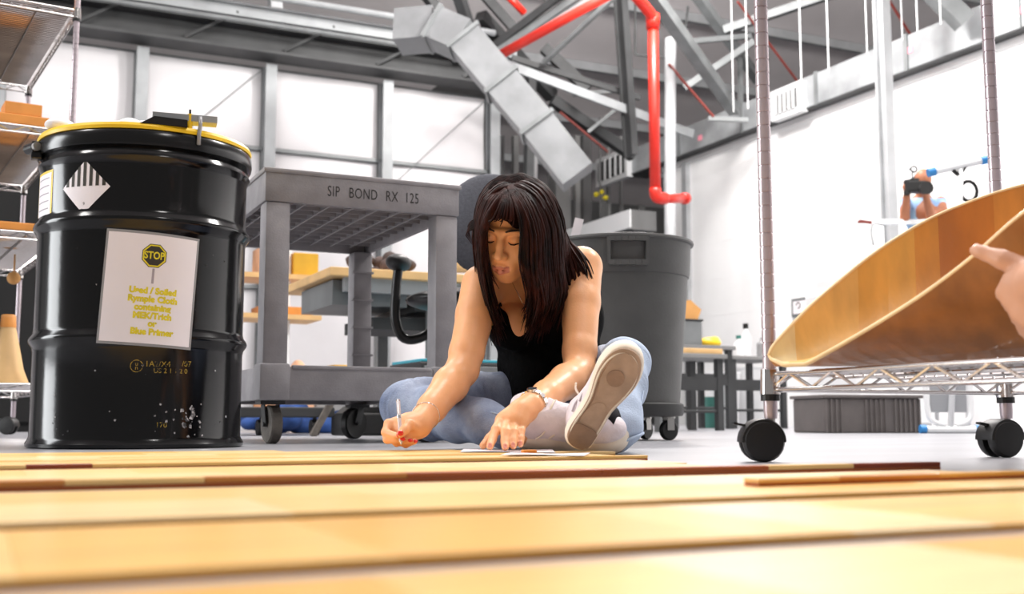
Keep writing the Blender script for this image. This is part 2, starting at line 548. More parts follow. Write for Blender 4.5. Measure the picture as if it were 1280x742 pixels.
def bar(p, q, w, h, m, name, label, cat='beam', group=None, ib=False):
    mb = MB()
    (mb.ibeam(p, q, w, h, 0.03) if ib else mb.beam(p, q, w, h))
    return single(mb, name, m, label, cat, group)
for a, lb_ in [(((528, -12, 15), (562, 30, 15.2), .13), 'dark steel roof brace rising behind the elbow of the bent duct'),
          (((572, -10, 15), (594, 60, 15.4), .14), 'dark steel roof brace crossing behind the upper run of the bent duct'),
          (((600, -12, 15.5), (648, 42, 15.5), .13), 'dark steel roof brace beside the short red pipe stub'),
          (((680, 60, 16.5), (735, 112, 16.5), .16), 'dark steel roof brace ending above the dark tie beam'),
          (((690, 125, 17), (792, 195, 17.5), .16), 'dark steel roof brace running down below the pale tie beam'),
          (((806, -20, 13), (918, 138, 15.5), .15), 'long grey roof brace sloping down past the red riser to the wall duct'),
          (((868, -10, 15), (948, 100, 16.5), .13), 'grey roof brace parallel to the long one, nearer the rack post'),
          (((600, 20, 15.8), (690, 120, 17.2), .18), 'thick dark roof brace passing behind the red sloping main'),
          (((660, 250, 16), (664, 90, 16), .12), 'dark upright steel member standing behind the bent duct'),
          (((1163, -15, 12), (1206, 28, 12), .2), 'short thick grey brace above the wall duct between the rack posts')]:
    bar(W(*a[0]), W(*a[1]), a[2], a[2], 'steel_dark' if a[0][0] < 800 else 'steel_grey', 'roof_brace', lb_, 'beam', 'roof braces')
for a, lb_ in [(((850, 53, 15), (938, 45, 15.5), .07), 'slender grey strut joining the two long grey roof braces'),
          (((855, 110, 15.5), (942, 52, 15.5), .09), 'slender grey strut crossing the long roof brace upward to the right post'),
          (((905, 38, 15.5), (1042, -8, 15), .11), 'grey roof strut rising behind the chrome rack post to the roof'),
          (((925, 70, 16), (926, 150, 16), .06), 'short upright grey strut above the wall duct'),
          (((680, 78, 15), (772, -8, 14), .06), 'slender grey strut under the red sloping main'),
          (((716, 118, 17), (788, 112, 17), .06), 'level grey strut behind the dark hanger post'),
          (((735, 165, 17), (780, 128, 17), .05), 'thin grey strut below the pale tie beam'),
          (((885, 148, 15.2), (935, 150, 15.2), .06), 'short level strut just over the wall duct by the sag rod')]:
    bar(W(*a[0]), W(*a[1]), a[2], a[2], 'steel_grey', 'roof_strut', lb_, 'beam', 'roof struts')
bar(W(775, -10, 15.2), W(789, 195, 15.2), .1, .2, 'steel_dark', 'roof_hanger', 'dark vertical steel hanger post beside the red sprinkler riser', ib=True)
bar(W(632, 80, 14.6), W(866, 168, 15.6), .05, .12, 'column_grey', 'tie_beam', 'pale sloping tie beam running behind the red sprinkler riser')
bar(W(640, 72, 15), W(800, 122, 15.6), .05, .08, 'steel_dark', 'tie_beam', 'dark tie beam right above the pale sloping tie beam')
ctr = thing('cable_tray', 'cable tray of three parallel bars running above the red sloping main', 'tray', W(612, 70, 14.4))
for dy, mm in ((0, 'steel_light'), (26, 'steel_dark'), (12, 'steel_grey')):
    MB().beam(W(612, 80-dy*.7, 14.4), W(762-dy*1.5, -18-dy*.2, 13.4), .05, .1).build('tray_bar', mm, ctr)
# red sprinkler pipes
pr = thing('sprinkler_riser', 'bright red sprinkler pipe dropping down the hall and turning along the wall', 'pipe', W(817, 245, 12.6))
MB().cyl(W(816, 26, 12.6), W(819, 238, 12.6), 0.062, n=14).build('riser_pipe', 'pipe_red', pr, smooth=True)
MB().tube(spline([W(819, 236, 12.6), W(820, 245, 12.6), W(826, 247.5, 12.65), W(832, 248, 12.7)], 8), 0.07, 12).build('elbow', 'pipe_red', pr, smooth=True)
MB().cyl(W(830, 248, 12.7), W(856, 248, 13.2), 0.055, n=12).build('branch_pipe', 'pipe_red', pr, smooth=True)
MB().cyl(W(854, 248, 13.16), W(858, 248, 13.24), 0.068, n=12).build('end_cap', 'pipe_red', pr, smooth=True)
MB().tube([W(816, 28, 12.6), W(813, 17, 12.55), W(803, 5, 12.4), W(780, -22, 12)], 0.064, 12).build('upper_pipe', 'pipe_red', pr, smooth=True)
MB().cyl(W(815.6, 18, 12.6), W(816.2, 36, 12.6), 0.08, n=12).build('coupling', 'pipe_red', pr, smooth=True)
single(MB().cyl(W(619, 72, 13.6), W(764, -8, 12.6), 0.06, n=12), 'sprinkler_main', 'pipe_red', 'red sprinkler main sloping up to the roof above the bent duct', 'pipe', smooth=True)
single(MB().cyl(W(632, -8, 14.5), W(655, 16, 14.7), 0.05, n=10), 'sprinkler_branch', 'pipe_red', 'short red pipe stub high under the roof', 'pipe', smooth=True)
for a, lb_ in zip([((922, 2, 15), (1000, 106, 16)), ((836, 80, 14.5), (892, 146, 14.9)), ((1105, -10, 14), (1142, 50, 14.5)), ((700, 140, 17), (760, 190, 17))], ['thin rust red rod slanting down to the wall duct behind the rack post', 'thin rust red rod slanting beside the pale standpipe', 'thin rust red rod slanting above the wall duct near the pale column', 'thin rust red rod slanting in the dark corner past the back wall']):
    single(MB().cyl(W(*a[0]), W(*a[1]), 0.02, n=6), 'sag_rod', 'rod_rust', lb_, 'rod', 'sag rods')
HR = ('thin pale hanger rod dropping from the roof to the wall duct', 'rod', 'duct hanger rods')
for px, y0, d in [(1002, 106, 13.4), (1036, 90, 13), (1084, 66, 12.6), (1094, 66, 12.4), (1147, 40, 12), (917, 140, 15), (935, 136, 14.8), (1176, 30, 11.6), (1128, 50, 12.2)]:
    p = W(px, y0, d); zt = 5.5+0.22*(24-p.y)
    single(MB().cyl(p, (p.x, p.y, zt), 0.007, n=6), 'hanger_rod', 'white_paint', *HR)
wl = thing('window_hatch', 'rectangular dark outlined hatch panel on the roof beside the red riser', 'hatch', W(806, 60, 15.5))
for a, b in (((794, -8), (794, 68)), ((794, 68), (833, 72)), ((860, 8), (855, 52))):
    MB().cyl(W(*a, 15.5), W(*b, 15.5), 0.018, n=6).build('frame_bar', 'steel_dark', wl)
# vertical pipes and channels near the partition
single(MB().cyl(W(837, 528, 14.6), W(838, 48, 14.6), 0.075, n=14), 'white_standpipe', 'steel_light', 'tall pale standpipe at the far end of the white partition', 'pipe', smooth=True)
ch = W(1121, 526, 12.2)
single(MB().ibeam((ch.x, ch.y, 0.0), (ch.x, ch.y, 7.9), 0.12, 0.12, 0.03, (0, 1, 0)), 'steel_column', 'steel_light', 'pale steel column standing in front of the white partition', 'column')
single(B((XW-0.08, 14.5, 0), (XW, 14.62, 4.12)), 'wall_channel', 'steel_light', 'narrow pale channel fixed upright on the white partition end', 'column')

# rectangular duct on the partition
du = thing('wall_duct', 'long galvanised rectangular duct running along the top of the white partition', 'duct', (XW-0.1, 4, 4.23))
for k in range(8):
    y0 = 16.1-1.6*k
    B((XW-0.18, y0-1.58, 4.22), (XW+0.22, y0, 4.64)).build('duct_section', 'galvanised', du)
    B((XW-0.2, y0-0.03, 4.21), (XW+0.24, y0+0.03, 4.66)).build('flange', 'steel_grey', du)
B((XW-0.19, 3.5, 4.203), (XW+0.22, 16.1, 4.222)).build('support_angle', 'steel_dark', du)
for y0, s_, ln in ((11.5, 0.42, .62), (15.95, 0.5, 1.05)):
    f = B((XW-0.28, y0, 4.17), (XW-0.16, y0+ln, 4.17+s_)).build('grille_box', 'vent_grey', du)
    B((XW-0.29, y0+0.08, 4.25), (XW-0.275, y0+ln-0.08, 4.17+s_-0.08)).build('grille_opening', 'dark_hole', f)
    for k in range(5):
        yy = y0+0.08+(ln-0.16)*(k+0.5)/5
        B((XW-0.31, yy-0.02, 4.24), (XW-0.28, yy+0.02, 4.17+s_-0.07)).build('grille_blade', 'vent_grey', f)
for y, z in ((9.6, 4.45), (8.1, 4.5), (8.0, 4.40), (13.9, 4.38)):
    B((XW-0.186, y, z-0.04), (XW-0.18, y+0.1, z+0.04)).build('paint_mark', 'pink_mark', du)
# bent duct
bd = thing('bent_duct', 'large galvanised duct bending and running down diagonally in front of the back wall', 'duct', W(715, 215, 13.6))
def duct_seg(a, b, w, name='duct_section'):
    MB().beam(a, b, w, w, (CA*0.2+SA*0.9, -0.3, 0.6)).build(name, 'duct_grey', bd)
pts = [W(498, 40, 13.4), W(545, 36, 13.3), W(582, 52, 13.2), W(628, 106, 13.1), W(672, 158, 13.05), W(722, 222, 13.0)]
for i in range(5): duct_seg(pts[i], pts[i+1], 0.42)
for i in range(1, 5):
    d = (pts[i+1]-pts[i]).normalized()*0.025
    MB().beam(pts[i]-d, pts[i]+d, 0.48, 0.48, (CA*0.2+SA*0.9, -0.3, 0.6)).build('flange', 'steel_grey', bd)
# grey corner beyond the back wall's end
for px, w_, m_, lb_ in ((622, .18, 'far_grey', 'dark grey stud next to the end of the back wall'), (644, .1, 'far_grey_light', 'slim grey stud second from the end of the back wall'),
                   (668, .09, 'vent_grey', 'slim pale stud behind the lower end of the bent duct'), (700, .3, 'far_grey_light', 'broad grey stud in the middle of the dark corner'),
                   (722, .1, 'far_grey_light', 'slim grey stud beside the broad one in the dark corner'), (733, .16, 'far_grey', 'dark grey stud behind the white ledge'),
                   (762, .06, 'far_grey_light', 'thin rod-like stud above the white ledge'), (778, .06, 'far_grey_light', 'thin stud next to the dark hanger post')):
    p = W(px, 400, 19.9)
    single(B((p.x-w_/2, p.y-w_/2, 0), (p.x+w_/2, p.y+w_/2, 5.2)), 'corner_stud', m_, lb_, 'column', 'corner studs')
lb = thing('boxed_ledge', 'white boxed-in ledge jutting out at the far end of the partition', 'ledge', W(789, 286, 15.6))
p = W(789, 286, 15.6)
B((p.x, p.y, p.z), (p.x+0.42, p.y+2.8, p.z+0.28)).build('ledge_box', 'far_grey', lb)
B((p.x-0.02, p.y, p.z+0.02), (p.x, p.y+2.8, p.z+0.28)).build('ledge_lit_side', 'vent_grey', lb)  # lit side of the same box, painted as a pale sheet; shaded side stays dark grey
B((p.x+.1, p.y+.1, 0), (p.x+.3, p.y+.3, p.z)).build('ledge_post', 'far_grey', lb)
hp = W(690, 240, 21)
single(B((hp.x-.4, hp.y, 0), (hp.x+.55, hp.y+.1, 3.3), 0.02), 'grey_door', 'far_grey_light', 'grey steel door leaf in the dark corner past the back wall', 'door')
yl = W(751, 300, 19.0)
ylt = thing('marker_pole', 'slim pole with small yellow caps in the dark corner past the back wall', 'pole', (yl.x, yl.y, 0))
MB().cyl((yl.x, yl.y, 0), (yl.x, yl.y, 5.3), 0.02, n=8).build('pole_tube', 'far_grey', ylt)
for px, py in ((745, 243), (752, 240), (757, 247), (743, 165)):
    q = W(px, py, 19.0); MB().ball(q, 0.045, 8).cyl(q, (yl.x, yl.y, q.z), .01, n=6).build('yellow_cap', 'print_yellow', ylt)
# ------------------------------------------------------------------ wooden strips on the floor
WOODS = []
for i, (a, b, c) in enumerate([(238, 202, 140), (235, 194, 124), (232, 184, 106), (226, 172, 86), (240, 208, 152), (206, 142, 62), (166, 84, 36), (140, 58, 24), (196, 126, 56)]):
    WOODS.append(mat('strip_wood', S(a, b, c), 0.3, 0, 0.10, 5, 0.02, 60, stretch=(0.6, 9, 9), spec=.4))
    MATS['strip_wood_%d' % i] = WOODS[-1]
def strip(y0, y1, x0, x1, th, cuts, tones, label, dy=0.0, z0=0.0):
    t = thing('wood_strip', label, 'wood strip', ((x0+x1)/2, (y0+y1)/2, z0), 'wooden strips laid on the floor')
    xs = [x0]+[c for c in cuts if x0 < c < x1]+[x1]
    for k in range(len(xs)-1):
        a, b = xs[k], xs[k+1]
        sk = dy/(x1-x0)
        ya, yb = (a-x0)*sk, (b-x0)*sk
        bv = min(0.0022, (y1-y0)*0.12)
        e = 0.0
        o = MB().box((a+e, y0, z0+th*.42), (b-e, y1, z0+th), min(bv, th*.12))
        for i, v in enumerate(o.v): o.v[i] = Vector((v.x, v.y+(v.x-x0)*sk, v.z))
        o.build('segment', 'strip_wood_%d' % tones[k % len(tones)], t)
    o = MB().box((x0+.0005, y0+.0004, z0), (x1-.0005, y1-.0004, z0+th*.42), 0)
    for i, v in enumerate(o.v): o.v[i] = Vector((v.x, v.y+(v.x-x0)*sk, v.z))
    o.build('core_layer', 'strip_wood_%d' % (5 if y1-y0 > .05 else 6), t)
    return t
strip(.322, .492, -0.45, 0.80, 0.006, [-.05, .16, .30, .47], [2, 3, 2, 4, 3], 'honey coloured strip at the outer edge of the row, away from the drum')
strip(.552, .785, -0.60, 1.00, 0.006, [0.02, 0.20, 0.42, 0.50, 0.62], [1, 2, 3, 2, 4, 2], 'golden strip second in the row from the outer edge')
strip(.847, 1.019, -0.7, 1.24, 0.006, [-.1, 0.22, 0.55, 0.66, .95], [1, 4, 1, 2, 3], 'pale yellow strip third in the row, a thin offcut lying on it')
strip(1.0215, 1.195, -0.7, 1.22, 0.0056, [0.0, 0.34, 0.72, 1.0], [4, 1, 0, 4, 1], 'broad cream strip between the third strip and the red-brown rod')
strip(1.317, 1.342, -0.9, 1.34, 0.0115, [.088, .235, .476, .746, 1.016, 1.17], [8, 1, 8, 6, 6, 1, 7], 'narrow rod of alternating red-brown and pale pieces ending by the rack caster', -0.03)
strip(1.40, 1.545, -0.9, 1.02, 0.006, [0.0, 0.3, 0.5, 0.8], [0, 4, 0, 1], 'cream strip just behind the narrow red-brown rod')
strip(1.56, 1.735, -0.9, 1.06, 0.0055, [0.06, 0.2, 0.6], [1, 0, 1, 4], 'second cream strip behind the red-brown rod')
strip(1.806, 1.83, -0.9, 1.14, 0.010, [0.068, 0.16], [1, 7, 2], 'thin orange rod with one dark brown piece near the drum')
strip(1.86, 1.975, -0.8, 1.10, 0.009, [0.4, 0.8], [1, 0, 4], 'pale cream strip directly behind the thin orange rod')
strip(1.99, 2.045, -0.8, 1.02, 0.010, [0.1, 0.5, 0.72], [2, 1, 0, 3], 'narrow straw coloured strip in the middle of the far rows')
strip(2.06, 2.16, -0.8, 1.22, 0.0095, [0.2, 0.6], [4, 1, 0], 'thin cream strip under the flat hand and the paper')
strip(2.175, 2.25, -0.8, 1.0, 0.0095, [0.1, 0.42], [1, 4, 2], 'straw strip between the paper and the hand with the pen')
strip(2.265, 2.37, -0.7, 0.97, 0.0095, [0.3, .6], [2, 0, 1], 'pale yellow strip under the hand with the pen')
strip(2.40, 2.50, -0.6, 0.60, 0.009, [0.2, 0.38], [1, 2, 0], 'last pale strip of the row, beside the black drum')
strip(.958, .984, .74, 1.15, 0.008, [.85, 1.0], [1, 5, 3], 'short thin offcut lying on top of the third strip', 0.006, 0.0064)
single(B((.985, 2.02, 0.0104), (1.015, 2.034, 0.0165), 0.002), 'wood_offcut', 'orange_wood', 'tiny orange wood offcut lying by the white paper', 'offcut')
p0 = g2w((-0.13, 2.24, 0)); 
def paper(px0, px1, d0, d1, z, name, label, rot=0.0):
    a = C(px0, 560, d0); b = C(px1, 560, d1)
    mb = MB(); n = 6
    for i in range(n+1):
        for j in range(n+1):
            u, v = i/n, j/n
            x = a.x+(b.x-a.x)*u+rot*v; y = d0+(d1-d0)*v
            q = g2w((x, y, z+0.0012*math.sin(5*u+2*v)+0.0014))
            mb.v.append(q)
    mb.f = [(i*(n+1)+j, (i+1)*(n+1)+j, (i+1)*(n+1)+j+1, i*(n+1)+j+1) for i in range(n) for j in range(n)]
    k = len(mb.v); mb.v += [v - Vector((0, 0, 0.0008)) for v in mb.v]
    mb.f += [tuple(i+k for i in f[::-1]) for f in mb.f]
    single(mb, name, 'paper_white', label, 'paper', smooth=True)
paper(575, 690, 2.30, 2.50, 0.0098, 'paper_sheet', 'white paper sheet under the flat hand with the watch')
paper(625, 725, 2.05, 2.17, 0.0112, 'paper_sheet', 'white paper strip in front of the raised sneaker', 0.02)

# ------------------------------------------------------------------ black steel drum
DC = W(172, 525, 3.2); DC.z = 0
DF = math.atan2(-DC.y, -DC.x)              # direction from the drum to the viewer's side
dr = thing('steel_drum', 'glossy black open-head steel drum with a yellow lid rim and warning sheets', 'drum', DC)
prof = [(.0, .006), (.268, .006), (.276, .0), (.292, .003), (.294, .012), (.288, .022), (.2845, .03)]
for hz in (.292, .605):
    prof += [(.2845, hz-.03), (.287, hz-.018), (.295, hz-.007), (.297, hz), (.295, hz+.007), (.287, hz+.018), (.2845, hz+.03)]
prof += [(.2845, .755), (.288, .768), (.293, .776), (.290, .786), (.286, .792), (.286, .84), (.27, .84), (0, .835)]
MB().lathe(prof, 96, DC).build('drum_body', 'drum_black', dr, smooth=True, flat_angle=40)
MB().lathe([(.287, .802), (.2955, .804), (.298, .815), (.2965, .838), (.292, .846), (.284, .848), (.284, .804)], 96, DC).build('locking_ring', 'drum_ring', dr, smooth=True, flat_angle=40)
MB().lathe([(.0, .846), (.258, .846), (.264, .860), (.279, .867), (.292, .864), (.2965, .856), (.2945, .8475), (.284, .8485), (.0, .838)], 96, DC).build('lid', 'yellow_lid', dr, smooth=True, flat_angle=40)
def wrapd(phi0, z0, R, tilt=0.0):
    c_, s_ = math.cos(tilt), math.sin(tilt)
    def f(x, y):
        x, y = x*c_-y*s_, x*s_+y*c_
        a = DF+phi0+x/R
        return Vector((DC.x+R*math.cos(a), DC.y+R*math.sin(a), z0+y))
    return f
def patch(wr, poly_fn, w, h, n=16, m=4):
    mb = MB()
    for i in range(n+1):
        for j in range(m+1): mb.v.append(wr((i/n-.5)*w, (j/m-.5)*h))
    mb.f = [(i*(m+1)+j, (i+1)*(m+1)+j, (i+1)*(m+1)+j+1, i*(m+1)+j+1) for i in range(n) for j in range(m)]
    return mb
def polyw(wr, poly, n=14):
    """convex outline laid on the drum in narrow columns"""
    xs = [p[0] for p in poly]; a, b = min(xs), max(xs); mb = MB()
    cuts = sorted(set([a+(b-a)*i/n for i in range(n+1)]+xs))
    def ext(x):
        ys = []
        for i in range(len(poly)):
            (x0, y0), (x1, y1) = poly[i], poly[(i+1) % len(poly)]
            if abs(x1-x0) < 1e-9:
                if abs(x-x0) < 1e-9: ys += [y0, y1]
            elif min(x0, x1)-1e-9 <= x <= max(x0, x1)+1e-9: ys.append(y0+(y1-y0)*(x-x0)/(x1-x0))
        return min(ys), max(ys)
    for x in cuts:
        lo, hi = ext(x); mb.v += [wr(x, lo), wr(x, hi)]
    mb.f = [(2*i, 2*i+2, 2*i+3, 2*i+1) for i in range(len(cuts)-1)]
    return mb
NP, NZ, NT = math.radians(3.5), 0.418, math.radians(-3.2)
sh = patch(wrapd(NP, NZ, 0.2985, NT), None, .244, .302).build('notice_sleeve', 'lamination', dr, smooth=True)
sh['label'] = 'clear laminated sleeve of the stop notice'
MB_ = patch(wrapd(NP, NZ, 0.2990, NT), None, .232, .288).build('notice_sheet', 'paper_white', sh, smooth=True)
w_ = wrapd(NP+0.03, NZ+.088, 0.2994, NT)
oc = lambda r: [(r*math.cos(PI/8+k*PI/4), r*math.sin(PI/8+k*PI/4)) for k in range(8)]
polyw(w_, oc(.0335)).build('stop_rim', 'print_dark', sh)
polyw(wrapd(NP+0.03, NZ+.088, 0.2996, NT), oc(.0315)).build('stop_border', 'print_yellow', sh)
polyw(wrapd(NP+0.03, NZ+.088, 0.2998, NT), oc(.0275)).build('stop_face', 'print_dark', sh)
MB().text('STOP', .027, (0,0,0), (1,0,0), (0,1,0), (0,0,1), sx=.8, wrap=wrapd(NP+0.03, NZ+.088, 0.3001, NT), bold=.0008).build('stop_word', 'print_yellow', sh)
polyw(wrapd(NP+0.03, NZ+.088, 0.2994, NT), [(-.002, -.034), (.004, -.034), (.004, -.074), (-.002, -.074)]).build('stop_pole', 'print_grey', sh)
for tx, y in (('Used / Soiled', -.006), ('Rymple Cloth', -.028), ('containing', -.050), ('MEK/Trich', -.072), ('or', -.092), ('Blue Primer', -.114)):
    MB().text(tx, .0225, (0,0,0), (1,0,0), (0,1,0), (0,0,1), wrap=wrapd(NP+0.03, NZ+y, 0.2994, NT), bold=.0014).build('notice_line', 'print_yellow', sh)
# hazard diamond
hw = lambda R: wrapd(math.radians(-33), .69, R, 0)
hd = polyw(hw(.2852), [(-.073, 0), (0, -.073), (.073, 0), (0, .073)]).build('hazard_diamond', 'paper_white', dr)
for k in range(7):
    x = -.0555+.0185*k; wd = .0048
    polyw(hw(.2856), [(x-wd, .003), (x+wd, .003), (x+wd, max(.0032, .0735-abs(x+wd))), (x-wd, max(.0032, .0735-abs(x-wd)))], 3).build('hazard_stripe', 'print_dark', hd)
MB().text('9', .012, (0,0,0), (1,0,0), (0,1,0), (0,0,1), wrap=wrapd(math.radians(-33), .645, .2856)).build('hazard_number', 'print_dark', hd)
ll = patch(wrapd(math.radians(-69), .665, .2852), None, .115, .172).build('side_label', 'yellow_lid', dr, smooth=True)
patch(wrapd(math.radians(-69), .665, .2856), None, .100, .158).build('side_label_sheet', 'paper_white', ll, smooth=True)
for k in range(7): patch(wrapd(math.radians(-69), .73-.021*k, .2859), None, .08, .003, 6, 1).build('side_label_line', 'print_grey', ll)
# stencilled marks
un = MB()
ring = wrapd(math.radians(-1.5), .216, .2852)
for k in range(28):
    a0, a1 = 2*PI*k/28, 2*PI*(k+1)/28
    un.v += [ring(.0165*math.cos(a0), .0165*math.sin(a0)), ring(.0165*math.cos(a1), .0165*math.sin(a1)), ring(.0145*math.cos(a1), .0145*math.sin(a1)), ring(.0145*math.cos(a0), .0145*math.sin(a0))]
    un.f.append((4*k, 4*k+1, 4*k+2, 4*k+3))
T3 = ((0,0,0), (1,0,0), (0,1,0), (0,0,1))
un.build('stencil_ring', 'stencil_yellow', dr, recalc=False)
for tx, sz, dg, zz, al in (('u', .017, -1.5, .2215, 'CENTER'), ('n', .017, -1.5, .211, 'CENTER'), ('1A2/X4', .021, 2.6, .2215, 'LEFT'), ('/07', .021, 22, .2235, 'LEFT'),
                           ('US 2 1 1 2 0', .018, 7, .204, 'LEFT'), ('170', .02, 9, .062, 'LEFT')):
    MB().text(tx, sz, *T3, align=al, wrap=wrapd(math.radians(dg), zz, .2852)).build('stencil_mark', 'stencil_yellow', dr, recalc=False)
sc_ = MB()
rs = random.Random(3)
for k in range(60):
    a, z = math.radians(rs.uniform(-50, 60)), rs.choice([rs.uniform(.03, .1), rs.uniform(.03, .26), rs.uniform(.32, .58)])
    if k < 24: a, z = math.radians(rs.gauss(29, 4)), abs(rs.gauss(.055, .02))+.02
    s0 = rs.uniform(.001, .004)*(2.2 if k < 14 else 1); w2 = wrapd(a, z, .2853, rs.uniform(0, 3))
    o_ = len(sc_.v); sc_.v += [w2(-s0, -s0*.5), w2(s0*.6, -s0*.8), w2(s0, s0*.6), w2(-s0*.4, s0*.7)]; sc_.f.append((o_, o_+1, o_+2, o_+3))
sc_.build('scuff_marks', 'scuff_white', dr, recalc=False)['kind'] = 'stuff'
# closure bolt and clamp
def rimp(deg, R, z):
    a = DF+math.radians(deg); return Vector((DC.x+R*math.cos(a), DC.y+R*math.sin(a), z))
MB().cyl(rimp(-72, .305, .822), rimp(-80, .318, .822), .016, n=12).build('closure_bolt', 'drum_ring', dr, smooth=True, flat_angle=40)
MB().cyl(rimp(-69.5, .306, .822), rimp(-72, .308, .822), .012, n=10).build('bolt_end', 'zinc', dr)
MB().box(rimp(-75, .30, .79)-Vector((.015,.015,0)), rimp(-75, .30, .79)+Vector((.015,.015,.05)), .004).build('bolt_lug', 'drum_ring', dr)
lt = thing('lid_latch', 'small metal latch with a yellow pin and a clear tab on the drum lid', 'latch', rimp(14, .26, .868))
p = rimp(12, .24, .862)
tdir = (rimp(60, 1, 0)-rimp(-60, 1, 0)).normalized()
MB().prism([(-.07, 0), (.05, 0), (.05, .018), (-.035, .022)], p, tdir, (0,0,1), tdir.cross(Vector((0,0,1))), .06).build('latch_block', 'dark_hole', lt)
MB().beam(p-tdir*.04+Vector((0,0,.034)), p+tdir*.13+Vector((0,0,.034)), .05, .018).build('latch_plate', 'galvanised', lt)
q = rimp(23, .275, .852)
MB().cyl(q, q+Vector((0, 0, .055)), .0075, n=12).build('latch_pin', 'yellow_lid', lt, smooth=True, flat_angle=40)
MB().cyl(q+Vector((0, 0, .055)), q+Vector((0, 0, .068)), .003, n=8).build('pin_tip', 'dark_hole', lt)
q2 = rimp(26, .301, .82)
MB().tube([q2, q2+Vector((0, 0, .03)), rimp(27, .298, .875), rimp(27, .296, .90)], .0055, 8).build('clear_tab', 'lamination', lt, smooth=True)
for k, (dg, R, s0) in enumerate(((-3, .20, .036), (-19, .22, .038), (-36, .21, .03))):
    f = Field((-.1, -.1, -.02), (.1, .1, .09), .006)
    rr = random.Random(k)
    for j in range(7): f.ell((rr.uniform(-.04, .04), rr.uniform(-.03, .03), rr.uniform(.006, .02)), (s0*rr.uniform(.6, 1.1), s0*rr.uniform(.6, 1), s0*rr.uniform(.5, .8)), .012)
    f.cut((0, 0, 0), (0, 0, -1))
    o = f.build('crumpled_wipe', 'cloth_white'); o.location = rimp(dg, R, .8465)
    tag(o, ['crumpled white wiping cloth beside the latch on the drum lid', 'crumpled white wiping cloth in the middle of the three on the drum lid', 'crumpled white wiping cloth on the drum lid nearest the closure bolt'][k], 'cloth', 'wipes on the drum lid')
f = Field((-.06, -.06, -.02), (.06, .06, .07), .005).ell((0, 0, .012), (.04, .03, .02)).ell((.02, .01, .012), (.02, .02, .014)).cut((0, 0, 0), (0, 0, -1))
o = f.build('crumpled_wipe', 'cloth_white'); o.location = rimp(-62, .262, .8675)
tag(o, 'white wiping cloth hanging at the drum rim by the closure bolt', 'cloth')

# ------------------------------------------------------------------ grey utility cart
CX0, CX1, CY0, CY1 = .80, 1.475, 3.53, 4.55
ct = thing('utility_cart', 'grey moulded plastic utility cart with two shelves on casters', 'cart', ((CX0+CX1)/2, (CY0+CY1)/2, 0))
ts = MB()
ts.box((CX0, CY0, .775), (CX1, CY0+.02, .88), .006).box((CX0, CY1-.02, .775), (CX1, CY1, .88), .006)
ts.box((CX0, CY0+.015, .775), (CX0+.02, CY1-.015, .88), .006).box((CX1-.02, CY0+.015, .775), (CX1, CY1-.015, .88), .006)
ts.box((CX0+.01, CY0+.01, .845), (CX1-.01, CY1-.01, .855))
ts.box((CX0-.006, CY0-.006, .868), (CX1+.006, CY0+.012, .884), .004).box((CX0-.006, CY1-.012, .868), (CX1+.006, CY1+.006, .884), .004)
ts.box((CX0-.006, CY0+.01, .868), (CX0+.012, CY1-.01, .884), .004).box((CX1-.012, CY0+.01, .868), (CX1+.006, CY1-.01, .884), .004)
top = ts.build('top_shelf', 'cart_grey', ct, smooth=True, flat_angle=35)
for k in range(1, 8):
    x = CX0+(CX1-CX0)*k/8; B((x-.003, CY0+.02, .80), (x+.003, CY1-.02, .845)).build('rib', 'cart_grey', top)
for k in range(1, 12):
    y = CY0+(CY1-CY0)*k/12; B((CX0+.02, y-.003, .802), (CX1-.02, y+.003, .845)).build('rib', 'cart_grey', top)
for px in (CX0, CX1-.09):
    for py in (CY0, CY1-.09):
        rear = py > CY0
        lg = B((px+.004, py+.003, .24), (px+.086, py+.085, .776), .01).build('leg', 'cart_dark' if False else 'cart_grey', ct, smooth=True, flat_angle=35)
        if rear:
            for k in range(4): B((px, py-.003, .34+.115*k), (px+.09, py+.03, .348+.115*k)).build('leg_ring', 'cart_grey', lg)
ls = MB()
ls.box((CX0+.006, CY0+.004, .138), (CX1-.006, CY0+.024, .245), .006).box((CX0+.006, CY1-.024, .138), (CX1-.006, CY1-.004, .245), .006)
ls.box((CX0+.006, CY0+.02, .138), (CX0+.026, CY1-.02, .245), .006).box((CX1-.026, CY0+.02, .138), (CX1-.006, CY1-.02, .245), .006)
ls.box((CX0+.012, CY0+.012, .20), (CX1-.012, CY1-.012, .208))
ls.box((CX0+.1, CY0-.004, .238), (CX1-.1, CY0+.012, .25), .003)
low = ls.build('bottom_shelf', 'cart_grey', ct, smooth=True, flat_angle=35)
for px in (CX0-.004, CX1-.094):
    for py in (CY0-.004, CY1-.094): B((px, py, .138), (px+.098, py+.098, .255), .008).build('corner_socket', 'cart_grey', low, smooth=True, flat_angle=35)
def cart_caster(x, y, ang, r, worn):
    w = MB(); ax = Vector((math.cos(ang), math.sin(ang), 0)); c = Vector((x, y, r))
    w.lathe([(r*.3, -.016), (r*.8, -.016), (r*.93, -.018), (r, -.013), (r, .013), (r*.93, .018), (r*.8, .016), (r*.3, .016)], 28, c, ax)
    cs = w.build('caster_wheel', 'rubber_worn' if worn else 'rubber_black', ct, smooth=True, flat_angle=40)
    fk = MB()
    side = ax; fw = Vector((-ax.y, ax.x, 0))
    for s_ in (-1, 1): fk.beam(c+side*(s_*.024)-fw*.0, c+side*(s_*.024)+Vector((0, 0, .138-r-.01))+fw*.02, .004, .035, fw)
    fk.box((x-.04+fw.x*.02, y-.04+fw.y*.02, .126), (x+.04+fw.x*.02, y+.04+fw.y*.02, .138))
    fk.cyl(c-side*.03, c+side*.03, .008, n=8)
    fk.build('caster_fork', 'steel_dark', cs)
cart_caster(CX0+.06, CY0+.09, math.radians(5), .062, True)
